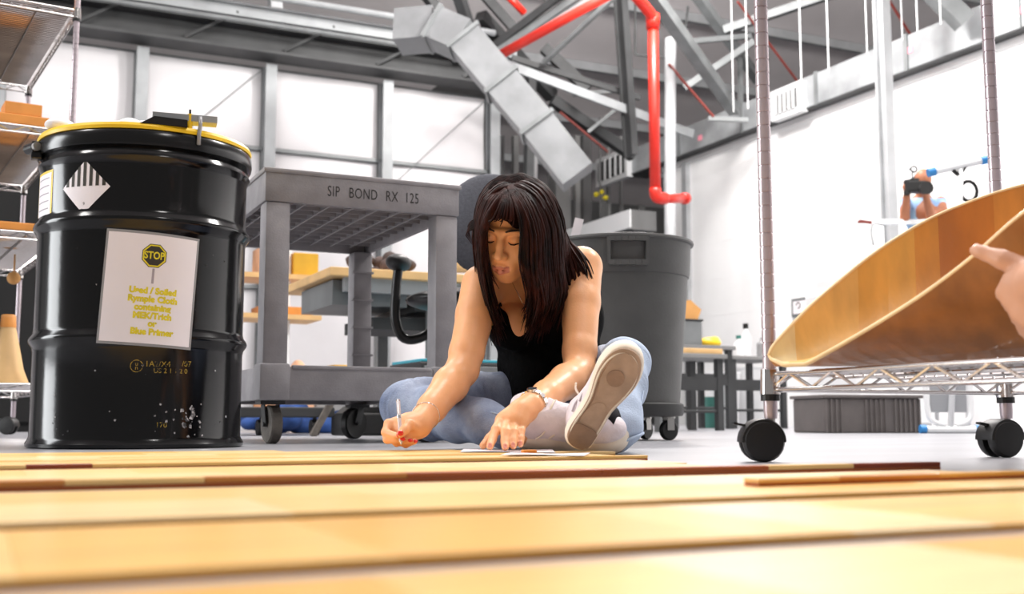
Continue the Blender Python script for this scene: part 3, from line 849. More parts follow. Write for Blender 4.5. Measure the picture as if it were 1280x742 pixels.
cart_caster(CX1-.08, CY0+.09, math.radians(40), .062, False)
cart_caster(CX0+.08, CY1-.09, math.radians(-20), .062, False)
cart_caster(CX1-.08, CY1-.10, math.radians(-62), .062, False)
for tx, x in (('SIP', .204), ('BOND', .277), ('RX', .405), ('125', .473)):
    MB().text(tx, .05, ((CX0+x), CY0-.0012, .822), (1,0,0), (0,0,1), (0,-1,0), align='LEFT', sx=.66, spacing=1.08).build('stencil_word', 'stencil_black', ct, recalc=False)

# ------------------------------------------------------------------ waste bin on a dolly
BC = W(776, 525, 4.32); BC.z = 0
dl = thing('bin_dolly', 'round black plastic dolly with casters under the waste bin', 'dolly', BC)
MB().lathe([(.0, .088), (.205, .088), (.235, .092), (.24, .10), (.24, .135), (.232, .14), (.228, .112), (0, .112)], 48, BC).build('dolly_deck', 'dolly_black', dl, smooth=True, flat_angle=40)
for k in range(5):
    a = math.radians(-64.6+k*72+20)
    c = BC+Vector((.185*math.cos(a), .185*math.sin(a), .038)); ax = Vector((math.cos(a*2+k), math.sin(a*2+k), 0))
    wz = MB().lathe([(.012, -.012), (.034, -.012), (.038, -.008), (.038, .008), (.034, .012), (.012, .012)], 20, c, ax).build('caster_wheel', 'rubber_black', dl, smooth=True, flat_angle=40)
    fk = MB()
    for s_ in (-1, 1): fk.beam(c+ax*(s_*.016), c+ax*(s_*.016)+Vector((0, 0, .05)), .003, .03, Vector((-ax.y, ax.x, 0)))
    fk.cyl(c+Vector((0, 0, .044)), c+Vector((0, 0, .054)), .026, n=12)
    fk.build('caster_fork', 'zinc', wz)
bn = thing('waste_bin', 'large round dark grey plastic waste bin standing on a wheeled dolly', 'bin', BC+Vector((0, 0, .113)))
BR, BT = .272, .755
MB().lathe([(0, .114), (.218, .114), (.224, .12), (.226, .15), (.2555, .60), (.2565, .612), (.268, .618), (.271, .63), (.276, .735), (.2775, .74),
            (.286, .742), (.2885, .748), (.2865, .756), (.278, .758), (.272, .75), (.262, .6), (.225, .13), (0, .124)], 72, BC).build('bin_body', 'bin_grey', bn, smooth=True, flat_angle=35)
vdir = math.atan2(-BC.y, -BC.x)
for off in (0.12, 0.12+PI):
    h = MB()
    for s_ in (-1, 1):
        a = vdir+off+s_*.245
        h.beam(BC+Vector((math.cos(a)*.281, math.sin(a)*.281, .645)), BC+Vector((math.cos(a)*.284, math.sin(a)*.284, .742)), .012, .022, (math.cos(a), math.sin(a), 0))
    for z, hh in ((.647, .02), (.735, .018)):
        for k in range(6):
            a0, a1 = vdir+off-.25+.5*k/6, vdir+off-.25+.5*(k+1)/6
            h.beam(BC+Vector((math.cos(a0)*.285, math.sin(a0)*.285, z)), BC+Vector((math.cos(a1)*.285, math.sin(a1)*.285, z)), .02, hh)
    h.build('side_handle', 'bin_grey', bn)
for k in range(12):
    a = vdir+.12-.42+k*2*PI/12
    MB().beam(BC+Vector((math.cos(a)*.222, math.sin(a)*.222, .15)), BC+Vector((math.cos(a)*.2535, math.sin(a)*.2535, .605)), .02, .007, (math.cos(a), math.sin(a), 0)).build('flute', 'bin_grey', bn)
q = W(706, 292, 4.3)
for k, (dx, rz, ln) in enumerate(((-.02, -.1, .05), (.03, .35, .06))):
    p = q+Vector((dx*CA, -dx*SA, -.05))
    single(MB().beam(p, p+Vector((math.sin(rz)*.08*CA, -math.sin(rz)*.08*SA, .05+ln)), .035, .003, (SA, CA, 0)), 'paper_scrap', 'paper_white', ['white paper scrap leaning one way out of the waste bin', 'upright white paper scrap in the waste bin'][k], 'paper', 'scraps in the waste bin')
# ------------------------------------------------------------------ wire racks
def grooved_post(x, y, z0, z1, r=.0127, n=16, band=True):
    prof = [(r*.9, z0)]
    z = z0+.012
    while z < z1-.01:
        prof += [(r, z), (r, z+.0222), (r*.84, z+.0226), (r*.84, z+.0250)]
        z += .0254
    prof.append((r, z1))
    return MB().lathe(prof, n, (x, y, 0))
def truss(mb, a, b, zt, zb, r, zig):
    a, b = Vector(a), Vector(b); L = (b-a).length; n = max(2, int(round(L/zig)))
    A = lambda t, z: Vector((a.x+(b.x-a.x)*t, a.y+(b.y-a.y)*t, z))
    mb.cyl(A(0, zt), A(1, zt), r, n=8).cyl(A(0, zb), A(1, zb), r, n=8)
    mb.tube([A(i/n, zt if i % 2 else zb) for i in range(n+1)], r*.75, 6)
def wire_rack(root, x0, x1, y0, y1, shelves, ztop, zbot, wire, drop=.03, zig=.05, caster=True, cs=1.0):
    for x in (x0, x1):
        for y in (y0, y1):
            grooved_post(x, y, zbot, ztop).build('post', 'chrome_band', root, smooth=True, flat_angle=30)
            if caster:
                r = .0375*cs; ax = Vector((math.cos(4.27+.35*math.sin(9*x+4)), math.sin(4.27+.35*math.sin(9*x+4)), 0)); fw = Vector((-ax.y, ax.x, 0))
                c = Vector((x, y, r))-fw*.018*cs
                w = MB()
                for s_ in (-1, 1):
                    w.lathe([(.004, s_*.008), (r*.96, s_*.008), (r, s_*.011), (r, s_*.022), (r*.9, s_*.0275), (r*.5, s_*.029), (.004, s_*.0295)], 28, c, ax)
                cw = w.build('caster', 'rubber_black', root, smooth=True, flat_angle=45)
                hd_ = MB().lathe([(r*1.05, -.026), (r*1.09, -.02), (r*1.09, .02), (r*1.05, .026)], 28, c, ax)
                hd_.v = [Vector((v.x, v.y, v.z if v.z > r*.95 else r*.95)) for v in hd_.v]
                hd_.build('caster_hood', 'rubber_black', cw, smooth=True, flat_angle=45)
                MB().cyl((x, y, r*1.4), (x, y, zbot+.004), .008, n=10).build('caster_stem', 'zinc', cw)
                MB().beam(c-fw*(r*.8)+Vector((0, 0, r*.75)), c-fw*(r*1.35)+Vector((0, 0, r*.86)), .014, .004).build('brake_lever', 'rubber_black', cw)
    for z in shelves:
        s_ = MB()
        for a, b in (((x0, y0), (x1, y0)), ((x0, y1), (x1, y1)), ((x0, y0), (x0, y1)), ((x1, y0), (x1, y1))):
            truss(s_, (*a, 0), (*b, 0), z-wire, z-drop, wire, zig)
        fr = s_.build('shelf_frame', 'chrome', root, smooth=True, flat_angle=50)
        d = MB(); n = int((y1-y0)/.0254)
        for k in range(1, n):
            y = y0+(y1-y0)*k/n; d.cyl((x0, y, z-wire*.4), (x1, y, z-wire*.4), wire*.55, n=5)
        for k in range(1, 4):
            x = x0+(x1-x0)*k/4; d.cyl((x, y0, z-wire*2), (x, y1, z-wire*2), wire*.8, n=6)
        d.build('wire_deck', 'chrome', fr)
        for x in (x0, x1):
            for y in (y0, y1):
                MB().lathe([(.0128, z-drop-.01), (.0185, z-drop-.008), (.0165, z+.004), (.0128, z+.006)], 16, (x, y, 0)).build('corner_collar', 'chrome', fr, smooth=True, flat_angle=40)
                MB().lathe([(.0128, z-drop-.02), (.0175, z-drop-.02), (.0175, z-drop-.0085), (.0128, z-drop-.0085)], 16, (x, y, 0)).build('split_sleeve', 'rubber_black', fr)
RX0, RX1, RY0, RY1 = 1.305, 1.905, .76, 1.65
wr_ = thing('wire_rack', 'chrome wire shelving rack on black casters carrying the curved wooden shell', 'rack', ((RX0+RX1)/2, (RY0+RY1)/2, 0))
wire_rack(wr_, RX0, RX1, RY0, RY1, [.163, 1.55], 1.88, .078, .0042, .033, .055)

# curved laminated wooden shell lying on the rack
SHELF = .1645
Np = [W(961, 447, 1.955), W(978, 457.5, 1.925), W(1003, 458.5, 1.90), W(1030, 446, 1.87), W(1090, 411, 1.80), W(1155, 369, 1.72), W(1213, 325, 1.65), W(1280, 267, 1.57), W(1420, 165, 1.44)]
Fp = [W(960, 445, 1.957), W(966, 433, 1.965), W(991, 405, 1.985), W(1024, 373, 2.01), W(1089, 320, 2.05), W(1149, 282, 2.07), W(1202, 258, 2.07), W(1280, 233, 2.04), W(1420, 205, 1.98)]
NS, NT_ = 57, 18
Ns, Fs_ = spline(Np, NS), spline(Fp, NS)
def hull_pt(i, t):
    a, b = Ns[i], Fs_[i]
    p = a.lerp(b, t); q = (4*t*(1-t))
    low = SHELF+.003+.02*max(0, 1-i/6)
    sag = max(0, min(a.z, b.z)-low)*1.0
    sag = max(sag, 0.0)
    z = p.z-max(0, p.z-low)*q**.72
    return Vector((p.x, p.y, max(z, low-.002)))
hull = thing('curved_wood_shell', 'large curved shell of laminated honey-brown wood resting on the wire rack', 'wood shell', (Ns[20]+Fs_[20])/2*1.0)
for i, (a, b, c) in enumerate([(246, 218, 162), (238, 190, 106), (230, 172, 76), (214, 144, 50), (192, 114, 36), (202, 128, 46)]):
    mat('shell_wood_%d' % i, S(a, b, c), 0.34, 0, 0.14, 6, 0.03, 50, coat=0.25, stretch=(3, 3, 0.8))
mat('shell_outer_shaded', S(168, 108, 50), 0.4, 0, 0.2, 6, 0.03, 50, coat=0.15, stretch=(3, 3, 0.8))  # same wood, darkened: shade of the outer side put into its colour
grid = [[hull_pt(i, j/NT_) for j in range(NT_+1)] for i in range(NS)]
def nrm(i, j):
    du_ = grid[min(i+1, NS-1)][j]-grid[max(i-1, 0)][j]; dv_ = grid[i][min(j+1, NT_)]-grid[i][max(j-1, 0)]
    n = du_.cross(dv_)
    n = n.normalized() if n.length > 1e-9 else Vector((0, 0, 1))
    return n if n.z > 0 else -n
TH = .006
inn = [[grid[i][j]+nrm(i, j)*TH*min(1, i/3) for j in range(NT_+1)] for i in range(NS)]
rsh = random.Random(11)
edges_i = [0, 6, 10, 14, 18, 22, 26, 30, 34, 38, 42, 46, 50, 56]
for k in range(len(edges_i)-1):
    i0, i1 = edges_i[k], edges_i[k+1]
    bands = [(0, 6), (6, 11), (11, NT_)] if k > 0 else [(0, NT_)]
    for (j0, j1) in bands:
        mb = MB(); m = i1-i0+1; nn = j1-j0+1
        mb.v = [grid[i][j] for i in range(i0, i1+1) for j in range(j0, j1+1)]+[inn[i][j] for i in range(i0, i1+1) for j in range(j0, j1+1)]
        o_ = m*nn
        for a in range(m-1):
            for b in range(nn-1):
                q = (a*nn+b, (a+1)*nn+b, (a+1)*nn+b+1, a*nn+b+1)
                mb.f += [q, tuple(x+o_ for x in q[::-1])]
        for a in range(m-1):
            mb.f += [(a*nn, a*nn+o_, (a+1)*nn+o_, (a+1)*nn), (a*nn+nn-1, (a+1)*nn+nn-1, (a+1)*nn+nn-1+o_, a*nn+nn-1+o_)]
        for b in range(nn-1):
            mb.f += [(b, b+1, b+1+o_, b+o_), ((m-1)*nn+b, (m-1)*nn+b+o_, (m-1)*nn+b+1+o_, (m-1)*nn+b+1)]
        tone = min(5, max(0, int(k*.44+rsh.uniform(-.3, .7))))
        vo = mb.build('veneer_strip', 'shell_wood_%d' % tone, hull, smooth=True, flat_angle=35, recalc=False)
        vo.data.materials.append(MATS['shell_outer_shaded'])
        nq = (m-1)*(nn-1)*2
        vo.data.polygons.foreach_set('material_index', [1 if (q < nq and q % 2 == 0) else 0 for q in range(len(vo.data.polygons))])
mat('shell_edge', S(246, 214, 160), 0.4, 0, .05, 20)
for nm, row in (('near_rim', 0), ('far_rim', NT_)):
    MB().tube([grid[i][row].lerp(inn[i][row], .5)+Vector((0, 0, .001)) for i in range(0, NS)], [.0022+.0016*min(1, i/5) for i in range(NS)], 8).build(nm, 'shell_edge', hull, smooth=True)

# ------------------------------------------------------------------ left rack with boxes
LA = W(74, 525, 4.8); LA.z = 0
lr = local_thing('wire_rack', 'chrome wire shelving rack behind the black drum holding wooden boxes', 'rack', LA, math.radians(6.2))
wire_rack(lr, -.62, 0, 0, 1.35, [.23, .875, 1.335, 1.885], 1.95, .09, .0045, .035, .06, True, 1.2)
mat('liner', S(120, 108, 98), .8, 0, .25, 5)
for z in (.875, 1.335, 1.885): B((-.605, .015, z+.0008), (-.015, 1.335, z+.0038)).build('shelf_liner', 'liner', lr)
def on_rack(mb, name, m, label, cat, group=None, **kw):
    mb.xf(Matrix.Translation(LA) @ Matrix.Rotation(math.radians(6.2), 4, 'Z'))
    return single(mb, name, m, label, cat, group, **kw)
def crate(x0, x1, y0, y1, z, h, label):
    on_rack(B((x0, y0, z), (x1, y1, z+h), .004), 'wooden_box', 'orange_wood', label, 'box')
crate(-.60, -.09, .02, .20, 1.3392, .045, 'long low orange wooden box on the rack shelf above the boards')
crate(-.27, -.12, .03, .16, 1.3845, .055, 'small square orange box stacked on the long low box')
crate(-.60, -.06, .02, .14, .8792, .035, 'orange board lying along the middle rack shelf')
crate(-.60, -.10, .16, .30, .8792, .05, 'second orange board behind the first on the middle rack shelf')
crate(-.60, -.27, .05, .4, 1.8892, .30, 'brown cardboard box high on the top rack shelf')
cn = MB().lathe([(.001, .29), (.03, .29), (.032, .235), (.034, .23), (.07, .06), (.092, .004), (.092, 0), (.001, 0)], 28, (-.20, .14, .232))
cone = on_rack(cn, 'wooden_cone', 'bench_wood', 'pale wooden cone standing on the lowest rack shelf', 'cone', smooth=True, flat_angle=40)
cp = MB().lathe([(.001, .055), (.026, .055), (.03, .05), (.033, .0), (.001, 0)], 24, (0, 0, .2405)).build('cone_cap', 'orange_wood', cone, smooth=True, flat_angle=40)
on_rack(MB().lathe([(.001, .34), (.055, .34), (.06, .33), (.06, .01), (.055, 0), (.001, 0)], 24, (-.37, .2, .232)), 'grey_tube', 'steel_grey', 'grey tube standing beside the wooden cone on the rack', 'tube', smooth=True, flat_angle=40)
on_rack(MB().ball((-.14, .5, .73), .03, 10).cyl((-.14, .5, .73), (-.14, .5, .84), .004, n=6), 'wooden_ball', 'cardboard', 'small wooden ball hanging on a cord under the middle rack shelf', 'ball', smooth=True)
bk = W(20, 525, 7.3)
cb = thing('black_cabinet', 'tall black storage cabinet standing behind the wire rack', 'cabinet', (bk.x, bk.y, 0))
B((bk.x-.9, bk.y, 0), (bk.x+.30, bk.y+.5, 1.78), .01).build('cabinet_body', 'dark_hole', cb)
for s_ in (0, 1):
    dd = B((bk.x-.88+.59*s_, bk.y-.02, .06), (bk.x-.32+.59*s_, bk.y, 1.74), .006).build('cabinet_door', 'dark_hole', cb)
    B((bk.x-.36+.1*s_, bk.y-.04, .8), (bk.x-.34+.1*s_, bk.y-.02, .95)).build('handle', 'steel_dark', dd)

# ------------------------------------------------------------------ office chair behind the cart
def G(v): return g2w(v)
oc_ = local_thing('office_chair', 'black and grey swivel office chair with loop armrests behind the cart', 'chair', G((-.19, 4.8, 0)), -YAW)
f = Field((-.3, -.32, .5), (.3, .3, .68), .012); f.ell((0, 0, .585), (.27, .26, .05), .01); f.cut((0, 0, .53), (0, 0, -1)); f.build('seat', 'chair_black', oc_)
f = Field((-.2, -.40, .62), (.34, -.14, 1.12), .012)
f.ell((.10, -.27, .87), (.20, .06, .215), .02); f.build('backrest', 'chair_fabric', oc_)
for s_ in (-1, 1):
    a = MB().tube(spline([(s_*.10, .03, .50), (s_*.2, .02, .43), (s_*.275, .0, .425), (s_*.31, -.01, .50), (s_*.31, -.01, .62), (s_*.30, -.01, .735)], 24), .021, 10).build('arm_loop', 'chair_black', oc_, smooth=True)
    f = Field((s_*.30-.08, -.18, .70), (s_*.30+.08, .16, .81), .008); f.ell((s_*.30, -.01, .75), (.055, .14, .035), .01); f.build('arm_pad', 'rubber_black', a)
MB().tube([(.08, -.08, .52), (.09, -.26, .53), (.10, -.30, .6), (.10, -.30, .74)], .022, 8).build('back_bracket', 'chair_black', oc_, smooth=True)
MB().cyl((0, 0, .10), (0, 0, .54), .028, n=14).build('gas_column', 'chair_black', oc_, smooth=True, flat_angle=40)
MB().tube([(.03, -.05, .50), (.0, -.16, .47), (.02, -.2, .43), (.02, -.2, .33)], .008, 8).build('lever', 'chrome', oc_, smooth=True)
for k in range(5):
    a = k*2*PI/5+.3
    lg = MB().beam((0, 0, .105), (.27*math.cos(a), .27*math.sin(a), .075), .045, .035).build('base_leg', 'chair_black', oc_)
    MB().cyl((.27*math.cos(a)-.018, .27*math.sin(a), .03), (.27*math.cos(a)+.018, .27*math.sin(a), .03), .03, n=16).cyl((.27*math.cos(a), .27*math.sin(a), .04), (.27*math.cos(a), .27*math.sin(a), .075), .008, n=8).build('caster', 'rubber_black', lg)

# ------------------------------------------------------------------ workbench and clutter behind the cart
bc = W(413, 330, 6.2)
bx, by, bz = bc.x, bc.y, .93
wb_ = thing('workbench', 'steel workbench with a light wooden top behind the grey cart', 'bench', (bx+1.1, by+.5, 0))
B((bx, by, bz-.05), (bx+2.3, by+1.1, bz), .005).build('bench_top', 'bench_wood', wb_)
for x in (bx+.62, bx+2.2):
    for y in (by+.06, by+1.0): B((x, y, 0), (x+.07, y+.07, bz-.05)).build('leg', 'steel_grey', wb_)
B((bx+.1, by+.05, bz-.13), (bx+2.25, by+.10, bz-.05)).build('apron', 'steel_light', wb_)
B((bx+.05, by+.12, bz-.2), (bx+.5, by+.8, bz-.06)).build('drawer_unit', 'steel_grey', wb_); B((bx+.55, by+.12, bz-.22), (bx+1.3, by+.8, bz-.06)).build('drawer_unit', 'steel_dark', wb_)
B((bx+.3, by+.15, bz-.33), (bx+1.2, by+.7, bz-.26)).build('under_tray', 'steel_dark', wb_)
B((bx+.62, by+.06, .18), (bx+2.27, by+.12, .24)).build('stretcher', 'steel_grey', wb_)
mc = thing('casting_machine', 'beige cast machine housing with round black ports on the workbench', 'machine', (bx+.95, by+.3, bz))
f = Field((bx+.5, by+.05, bz-.02), (bx+1.35, by+.6, bz+.4), .015)
f.ell((bx+.85, by+.3, bz+.14), (.30, .16, .12), .03).ell((bx+1.12, by+.3, bz+.2), (.16, .15, .16), .03).cone((bx+.62, by+.3, bz+.10), (bx+1.1, by+.3, bz+.2), .09, .13, .03)
f.cut((0, 0, bz+.002), (0, 0, -1)); f.build('housing', 'bench_wood', mc)
for x, z, r in ((bx+1.0, bz+.19, .035), (bx+.86, bz+.18, .014), (bx+.92, bz+.24, .012), (bx+1.13, bz+.23, .075)):
    MB().cyl((x, by+.10, z), (x, by+.22, z), r, n=16).build('port', 'dark_hole', mc)
f = Field((bx+.1, by+.05, bz-.01), (bx+.6, by+.4, bz+.2), .012); rr = random.Random(5)
for k in range(16): f.ell((bx+.15+.38*rr.random(), by+.12+.2*rr.random(), bz+.02+.07*rr.random()), (.03+.03*rr.random(), .03, .02+.03*rr.random()), .006)
f.cut((0, 0, bz+.002), (0, 0, -1))
mat('rust_brown', S(70, 52, 46), 0.6, 0, .4, 12)
o = f.build('scrap_heap', 'rust_brown'); o['kind'] = 'stuff'; tag(o, 'heap of dark brown metal scraps on the workbench beside the beige machine', 'scrap')
# shelf stand with ochre and tan boxes left of the bench
mat('ochre', S(206, 158, 40), 0.7, 0, .1, 5); mat('tan', S(214, 168, 136), .8, 0, .2, 6); mat('blue_cloth', S(46, 78, 140), .85, 0, .4, 10, .5, 12); mat('teal', S(60, 170, 190), .4)
p = W(368, 525, 8.4)
st = thing('shelf_stand', 'white post shelf stand with tan trays behind the cart', 'shelf', (p.x, p.y, 0))
for dx in (-.45, -.02): MB().cyl((p.x+dx-.05, p.y, 0), (p.x+dx-.05, p.y, 1.5), .02, n=8).build('post', 'white_paint', st)
for z in (.06, .82, 1.12): B((p.x-.62, p.y-.12, z), (p.x+.16, p.y+.3, z+.035)).build('shelf_board', 'bench_wood', st)
for k, (a, b, z, h, m, lb_) in enumerate(((-.05, .14, 1.156, .17, 'ochre', 'ochre yellow box on the upper board of the shelf stand'), (-.3, -.10, 1.156, .2, 'tan', 'tan box beside the ochre one on the shelf stand'), (-.3, .10, .856, .06, 'orange_wood', 'orange tray on the middle board of the shelf stand'))):
    single(B((p.x+a, p.y-.08, z), (p.x+b, p.y+.2, z+h), .006), 'storage_box', m, lb_, 'box')
for k, (dx, h) in enumerate(((-.20, .52), (.04, .46))):
    f = Field((-.16, -.14, -.02), (.16, .14, h+.05), .014); f.ell((0, 0, h*.45), (.09, .08, h*.5), .02).ell((.02, 0, h*.2), (.11, .09, h*.25), .02).cut((0, 0, 0), (0, 0, -1))
    o = f.build('paper_sack', 'tan'); o.location = (p.x+dx, p.y+.08, .0965)
    tag(o, ['taller slumped tan paper sack on the lowest board of the shelf stand', 'shorter tan paper sack beside the taller one on the shelf stand'][k], 'sack', 'tan sacks')
for k, (px0, px1, d, z0, h, m, lb_) in enumerate(((395, 470, 8.6, 0, .46, 'steel_light', 'pale grey storage tote on the floor behind the cart leg'), (487, 545, 8.2, 0, .44, 'steel_grey', 'mid grey storage tote on the floor under the workbench'), (345, 392, 9.4, 0, .52, 'steel_grey', 'grey storage tote behind the tan sacks'))):
    a, b = W(px0, 525, d), W(px1, 525, d)
    t = thing('storage_tote', lb_, 'tote', ((a.x+b.x)/2, a.y+.2, 0))
    B((a.x, a.y, .0), (b.x, a.y+.4, h-.03), .01).build('tote_body', m, t)
    B((a.x-.015, a.y-.015, h-.03), (b.x+.015, a.y+.415, h), .006).build('tote_lid', 'steel_light', t)
q = W(440, 452, 8.6)
single(B((q.x-.12, q.y+.08, .4605), (q.x+.12, q.y+.28, .50), .005), 'yellow_box', 'ochre', 'flat yellow box on the pale grey tote', 'box')
# things glimpsed under the cart
for k, (px, d, s0, lb_) in enumerate(((385, 6.5, .15, 'crumpled dark blue cloth bundle on the floor behind the cart wheel'), (414, 6.9, .12, 'smaller blue cloth bundle on the floor beside the larger one'), (330, 6.7, .12, 'blue rag heap on the floor between the drum and the cart wheel'))):
    f = Field((-.3, -.25, -.02), (.3, .25, .32), .014); rr = random.Random(k)
    for j in range(9): f.ell((rr.uniform(-s0, s0), rr.uniform(-.1, .1), rr.uniform(.0, s0)), (s0*rr.uniform(.3, .6), .08, s0*rr.uniform(.2, .5)), .012)
    f.cut((0, 0, 0), (0, 0, -1)); o = f.build('cloth_bundle', 'blue_cloth'); w0 = W(px, 525, d); o.location = (w0.x, w0.y, 0); tag(o, lb_, 'cloth')
a = W(462, 525, 5.6)
single(MB().box((a.x-.14, a.y-.05, 0), (a.x+.12, a.y+.2, .11), .01).prism([(-.14, 0), (.12, 0), (.06, .03), (-.1, .035)], (a.x, a.y, .109), (1, 0, 0), (0, 0, 1), (0, 1, 0), .12), 'tool_case', 'dolly_black', 'dark tool case lying on the floor behind the cart', 'case')
a = W(396, 525, 5.3)
single(MB().beam((a.x-.02, a.y, .0), (a.x+.08, a.y+.02, .17), .02, .03), 'wood_prop', 'rubber_worn', 'short brown wooden prop leaning on the floor behind the cart', 'prop')
a = W(318, 525, 5.7)
tr = thing('low_trolley', 'low dark trolley frame on small wheels behind the drum and cart', 'trolley', (a.x, a.y, 0))
B((a.x-.5, a.y-.2, .09), (a.x+.36, a.y+.3, .14), .006).build('trolley_deck', 'steel_dark', tr)
for dx in (-.3, .0, .27):
    MB().cyl((a.x+dx-.02, a.y-.15, .04), (a.x+dx+.02, a.y-.15, .04), .04, n=16).build('trolley_wheel', 'rubber_black', tr)
    B((a.x+dx-.006, a.y-.165, .04), (a.x+dx+.006, a.y-.135, .09)).build('trolley_fork', 'steel_dark', tr)
a = W(607, 440, 5.6)
tb = thing('tool_cabinet', 'low grey tool cabinet with a teal mat behind the seated woman', 'cabinet', (a.x, a.y, 0))
B((a.x-.35, a.y, .03), (a.x+.45, a.y+.45, .36), .008).build('cabinet_body', 'steel_dark', tb)
for z in (.05, .15, .25): B((a.x-.33, a.y-.012, z), (a.x+.43, a.y, z+.09), .004).build('drawer', 'steel_grey', tb)
B((a.x-.34, a.y+.01, .36), (a.x+.44, a.y+.44, .375), .003).build('top_mat', 'teal', tb)
MB().box((a.x-.33, a.y+.02, 0), (a.x-.27, a.y+.08, .03)).box((a.x+.37, a.y+.02, 0), (a.x+.43, a.y+.08, .03)).box((a.x-.33, a.y+.37, 0), (a.x-.27, a.y+.43, .03)).box((a.x+.37, a.y+.37, 0), (a.x+.43, a.y+.43, .03)).build('cabinet_feet', 'rubber_black', tb)
# ------------------------------------------------------------------ right background
def leg_table(x0, x1, y0, y1, z, label, splay=0.0):
    t = thing('work_table', label, 'table', ((x0+x1)/2, (y0+y1)/2, 0))
    B((x0, y0, z-.035), (x1, y1, z), .006).build('table_top', 'far_grey_light', t)
    for x, s_ in ((x0+.05, -1), (x1-.05, 1)):
        for y in (y0+.05, y1-.05): MB().beam((x+s_*splay, y, 0), (x, y, z-.035), .05, .05, (0, 1, 0)).build('leg', 'steel_dark', t)
    B((x0+.05, y0+.03, z*.52), (x1-.05, y0+.05, z*.52+.1)).build('apron', 'steel_dark', t)
    MB().cyl((x0+.05, y0+.05, z*.25), (x1-.05, y0+.05, z*.25), .012, n=8).build('stretcher', 'steel_dark', t)
    return t
a = W(872, 525, 9.6); T1 = (a.x-.25, a.x+.42, a.y, a.y+.7, .72); leg_table(*T1, 'grey work table beside the waste bin with a brown carton crate on it')
b = W(929, 525, 10.2); T2 = (b.x-.12, b.x+.55, b.y, b.y+.6, .66); leg_table(*T2, 'lower grey work table with bottles beside the rack post')
c = W(886, 525, 8.2); T3_ = (c.x-.35, c.x+.18, c.y, c.y+.45, .56); t_ = leg_table(*T3_, 'low side table with pale board standing before the work table')
single(B((T3_[0]+.03, T3_[2]+.03, .561), (T3_[1]-.02, T3_[3]-.05, .60), .006), 'pale_board', 'bench_wood', 'pale wooden board lying on the low side table', 'board')
gc = thing('grey_crate', 'grey crate on the work table under a brown carton', 'crate', (a.x-.05, a.y+.2, .721))
B((a.x-.24, a.y+.05, .721), (a.x+.10, a.y+.45, .93), .008).build('crate_body', 'steel_grey', gc); B((a.x-.25, a.y+.04, .93), (a.x+.11, a.y+.46, .945), .004).build('crate_rim', 'steel_dark', gc)
single(MB().prism([(-.17, 0), (.15, 0), (.19, .09), (.08, .17), (-.2, .15)], (a.x-.06, a.y+.1, .946), (1, 0, 0), (0, 0, 1), (0, 1, 0), .3), 'brown_carton', 'cardboard', 'open brown carton on top of the grey crate', 'carton')
f = Field((-.15, -.12, -.01), (.15, .12, .12), .012); f.ell((0, 0, .035), (.11, .09, .05)).ell((.05, 0, .06), (.05, .05, .035)).cut((0, 0, 0), (0, 0, -1)); o = f.build('yellow_cloth', 'yellow_lid'); o.location = (a.x+.28, a.y+.2, .7205); tag(o, 'crumpled yellow cloth on the work table', 'cloth')
def bottle(x, y, z, r, h, m, capm, label):
    t = thing('bottle', label, 'bottle', (x, y, z), 'bottles on the lower table')
    MB().lathe([(.001, 0), (r, 0), (r, h*.6), (r*.5, h*.75), (r*.4, h*.85), (.001, h*.85)], 16, (x, y, z)).build('bottle_body', m, t, smooth=True, flat_angle=40)
    MB().cyl((x, y, z+h*.85), (x, y, z+h), r*.5, n=12).build('bottle_cap', capm, t)
mat('bottle_green', S(70, 130, 120), .3)
bottle(b.x+.12, b.y+.2, .661, .05, .2, 'white_paint', 'bottle_green', 'white bottle with a green cap on the lower table')
bottle(b.x+.24, b.y+.25, .661, .05, .32, 'white_paint', 'dark_hole', 'white spray bottle with a black head on the lower table')
bottle(b.x+.40, b.y+.2, .661, .06, .22, 'lamination', 'white_paint', 'pale grey bottle with a white cap on the lower table')
for k, (px, d, h, m, lb_) in enumerate(((905, 11.2, .55, 'white_paint', 'white bucket on the floor behind the work tables'), (888, 10.9, .3, 'bottle_green', 'green bucket on the floor under the work table'), (940, 11.6, .62, 'vent_grey', 'tall pale drum bucket on the floor behind the lower table'))):
    q = W(px, 525, d); bu = thing('bucket', lb_, 'bucket', (q.x, q.y, 0)); r = h*.3
    MB().lathe([(.001, 0), (r*.85, 0), (r, h*.96), (r*1.05, h*.97), (r*1.05, h), (r*.94, h), (r*.8, .02), (.001, .02)], 24, (q.x, q.y, 0)).build('bucket_body', m, bu, smooth=True, flat_angle=40)
    MB().tube([Vector((q.x+r*1.05*math.cos(t*PI/8), q.y, h*.9+r*.3*math.sin(t*PI/8))) for t in range(9)], .006, 6).build('bucket_handle', 'zinc', bu)
# ribbed tote under the rack
a = W(1031, 525, 6.6); L = .62
gt = thing('ribbed_tote', 'brown-grey ribbed plastic tote standing on the floor under the rack', 'tote', (a.x+L/2, a.y+.2, 0))
b = W(1158, 525, 6.6)
M2 = Matrix.Translation((a.x, a.y, 0)) @ Matrix.Rotation(math.radians(-14), 4, 'Z')
mat('tote_taupe', S(104, 98, 96), .55, 0, .08, 10)
B((0, 0, 0), (L, .42, .205), .01).xf(M2).build('tote_body', 'tote_taupe', gt)
B((-.015, -.015, .205), (L+.015, .435, .225), .005).xf(M2).build('tote_rim', 'tote_taupe', gt)
for k in range(20):
    if k in (4, 5, 6, 7, 13): continue
    x = .01+k*(L-.02)/19; B((x-.005, -.010, .005), (x+.005, .002, .2)).xf(M2).build('rib', 'tote_taupe', gt)
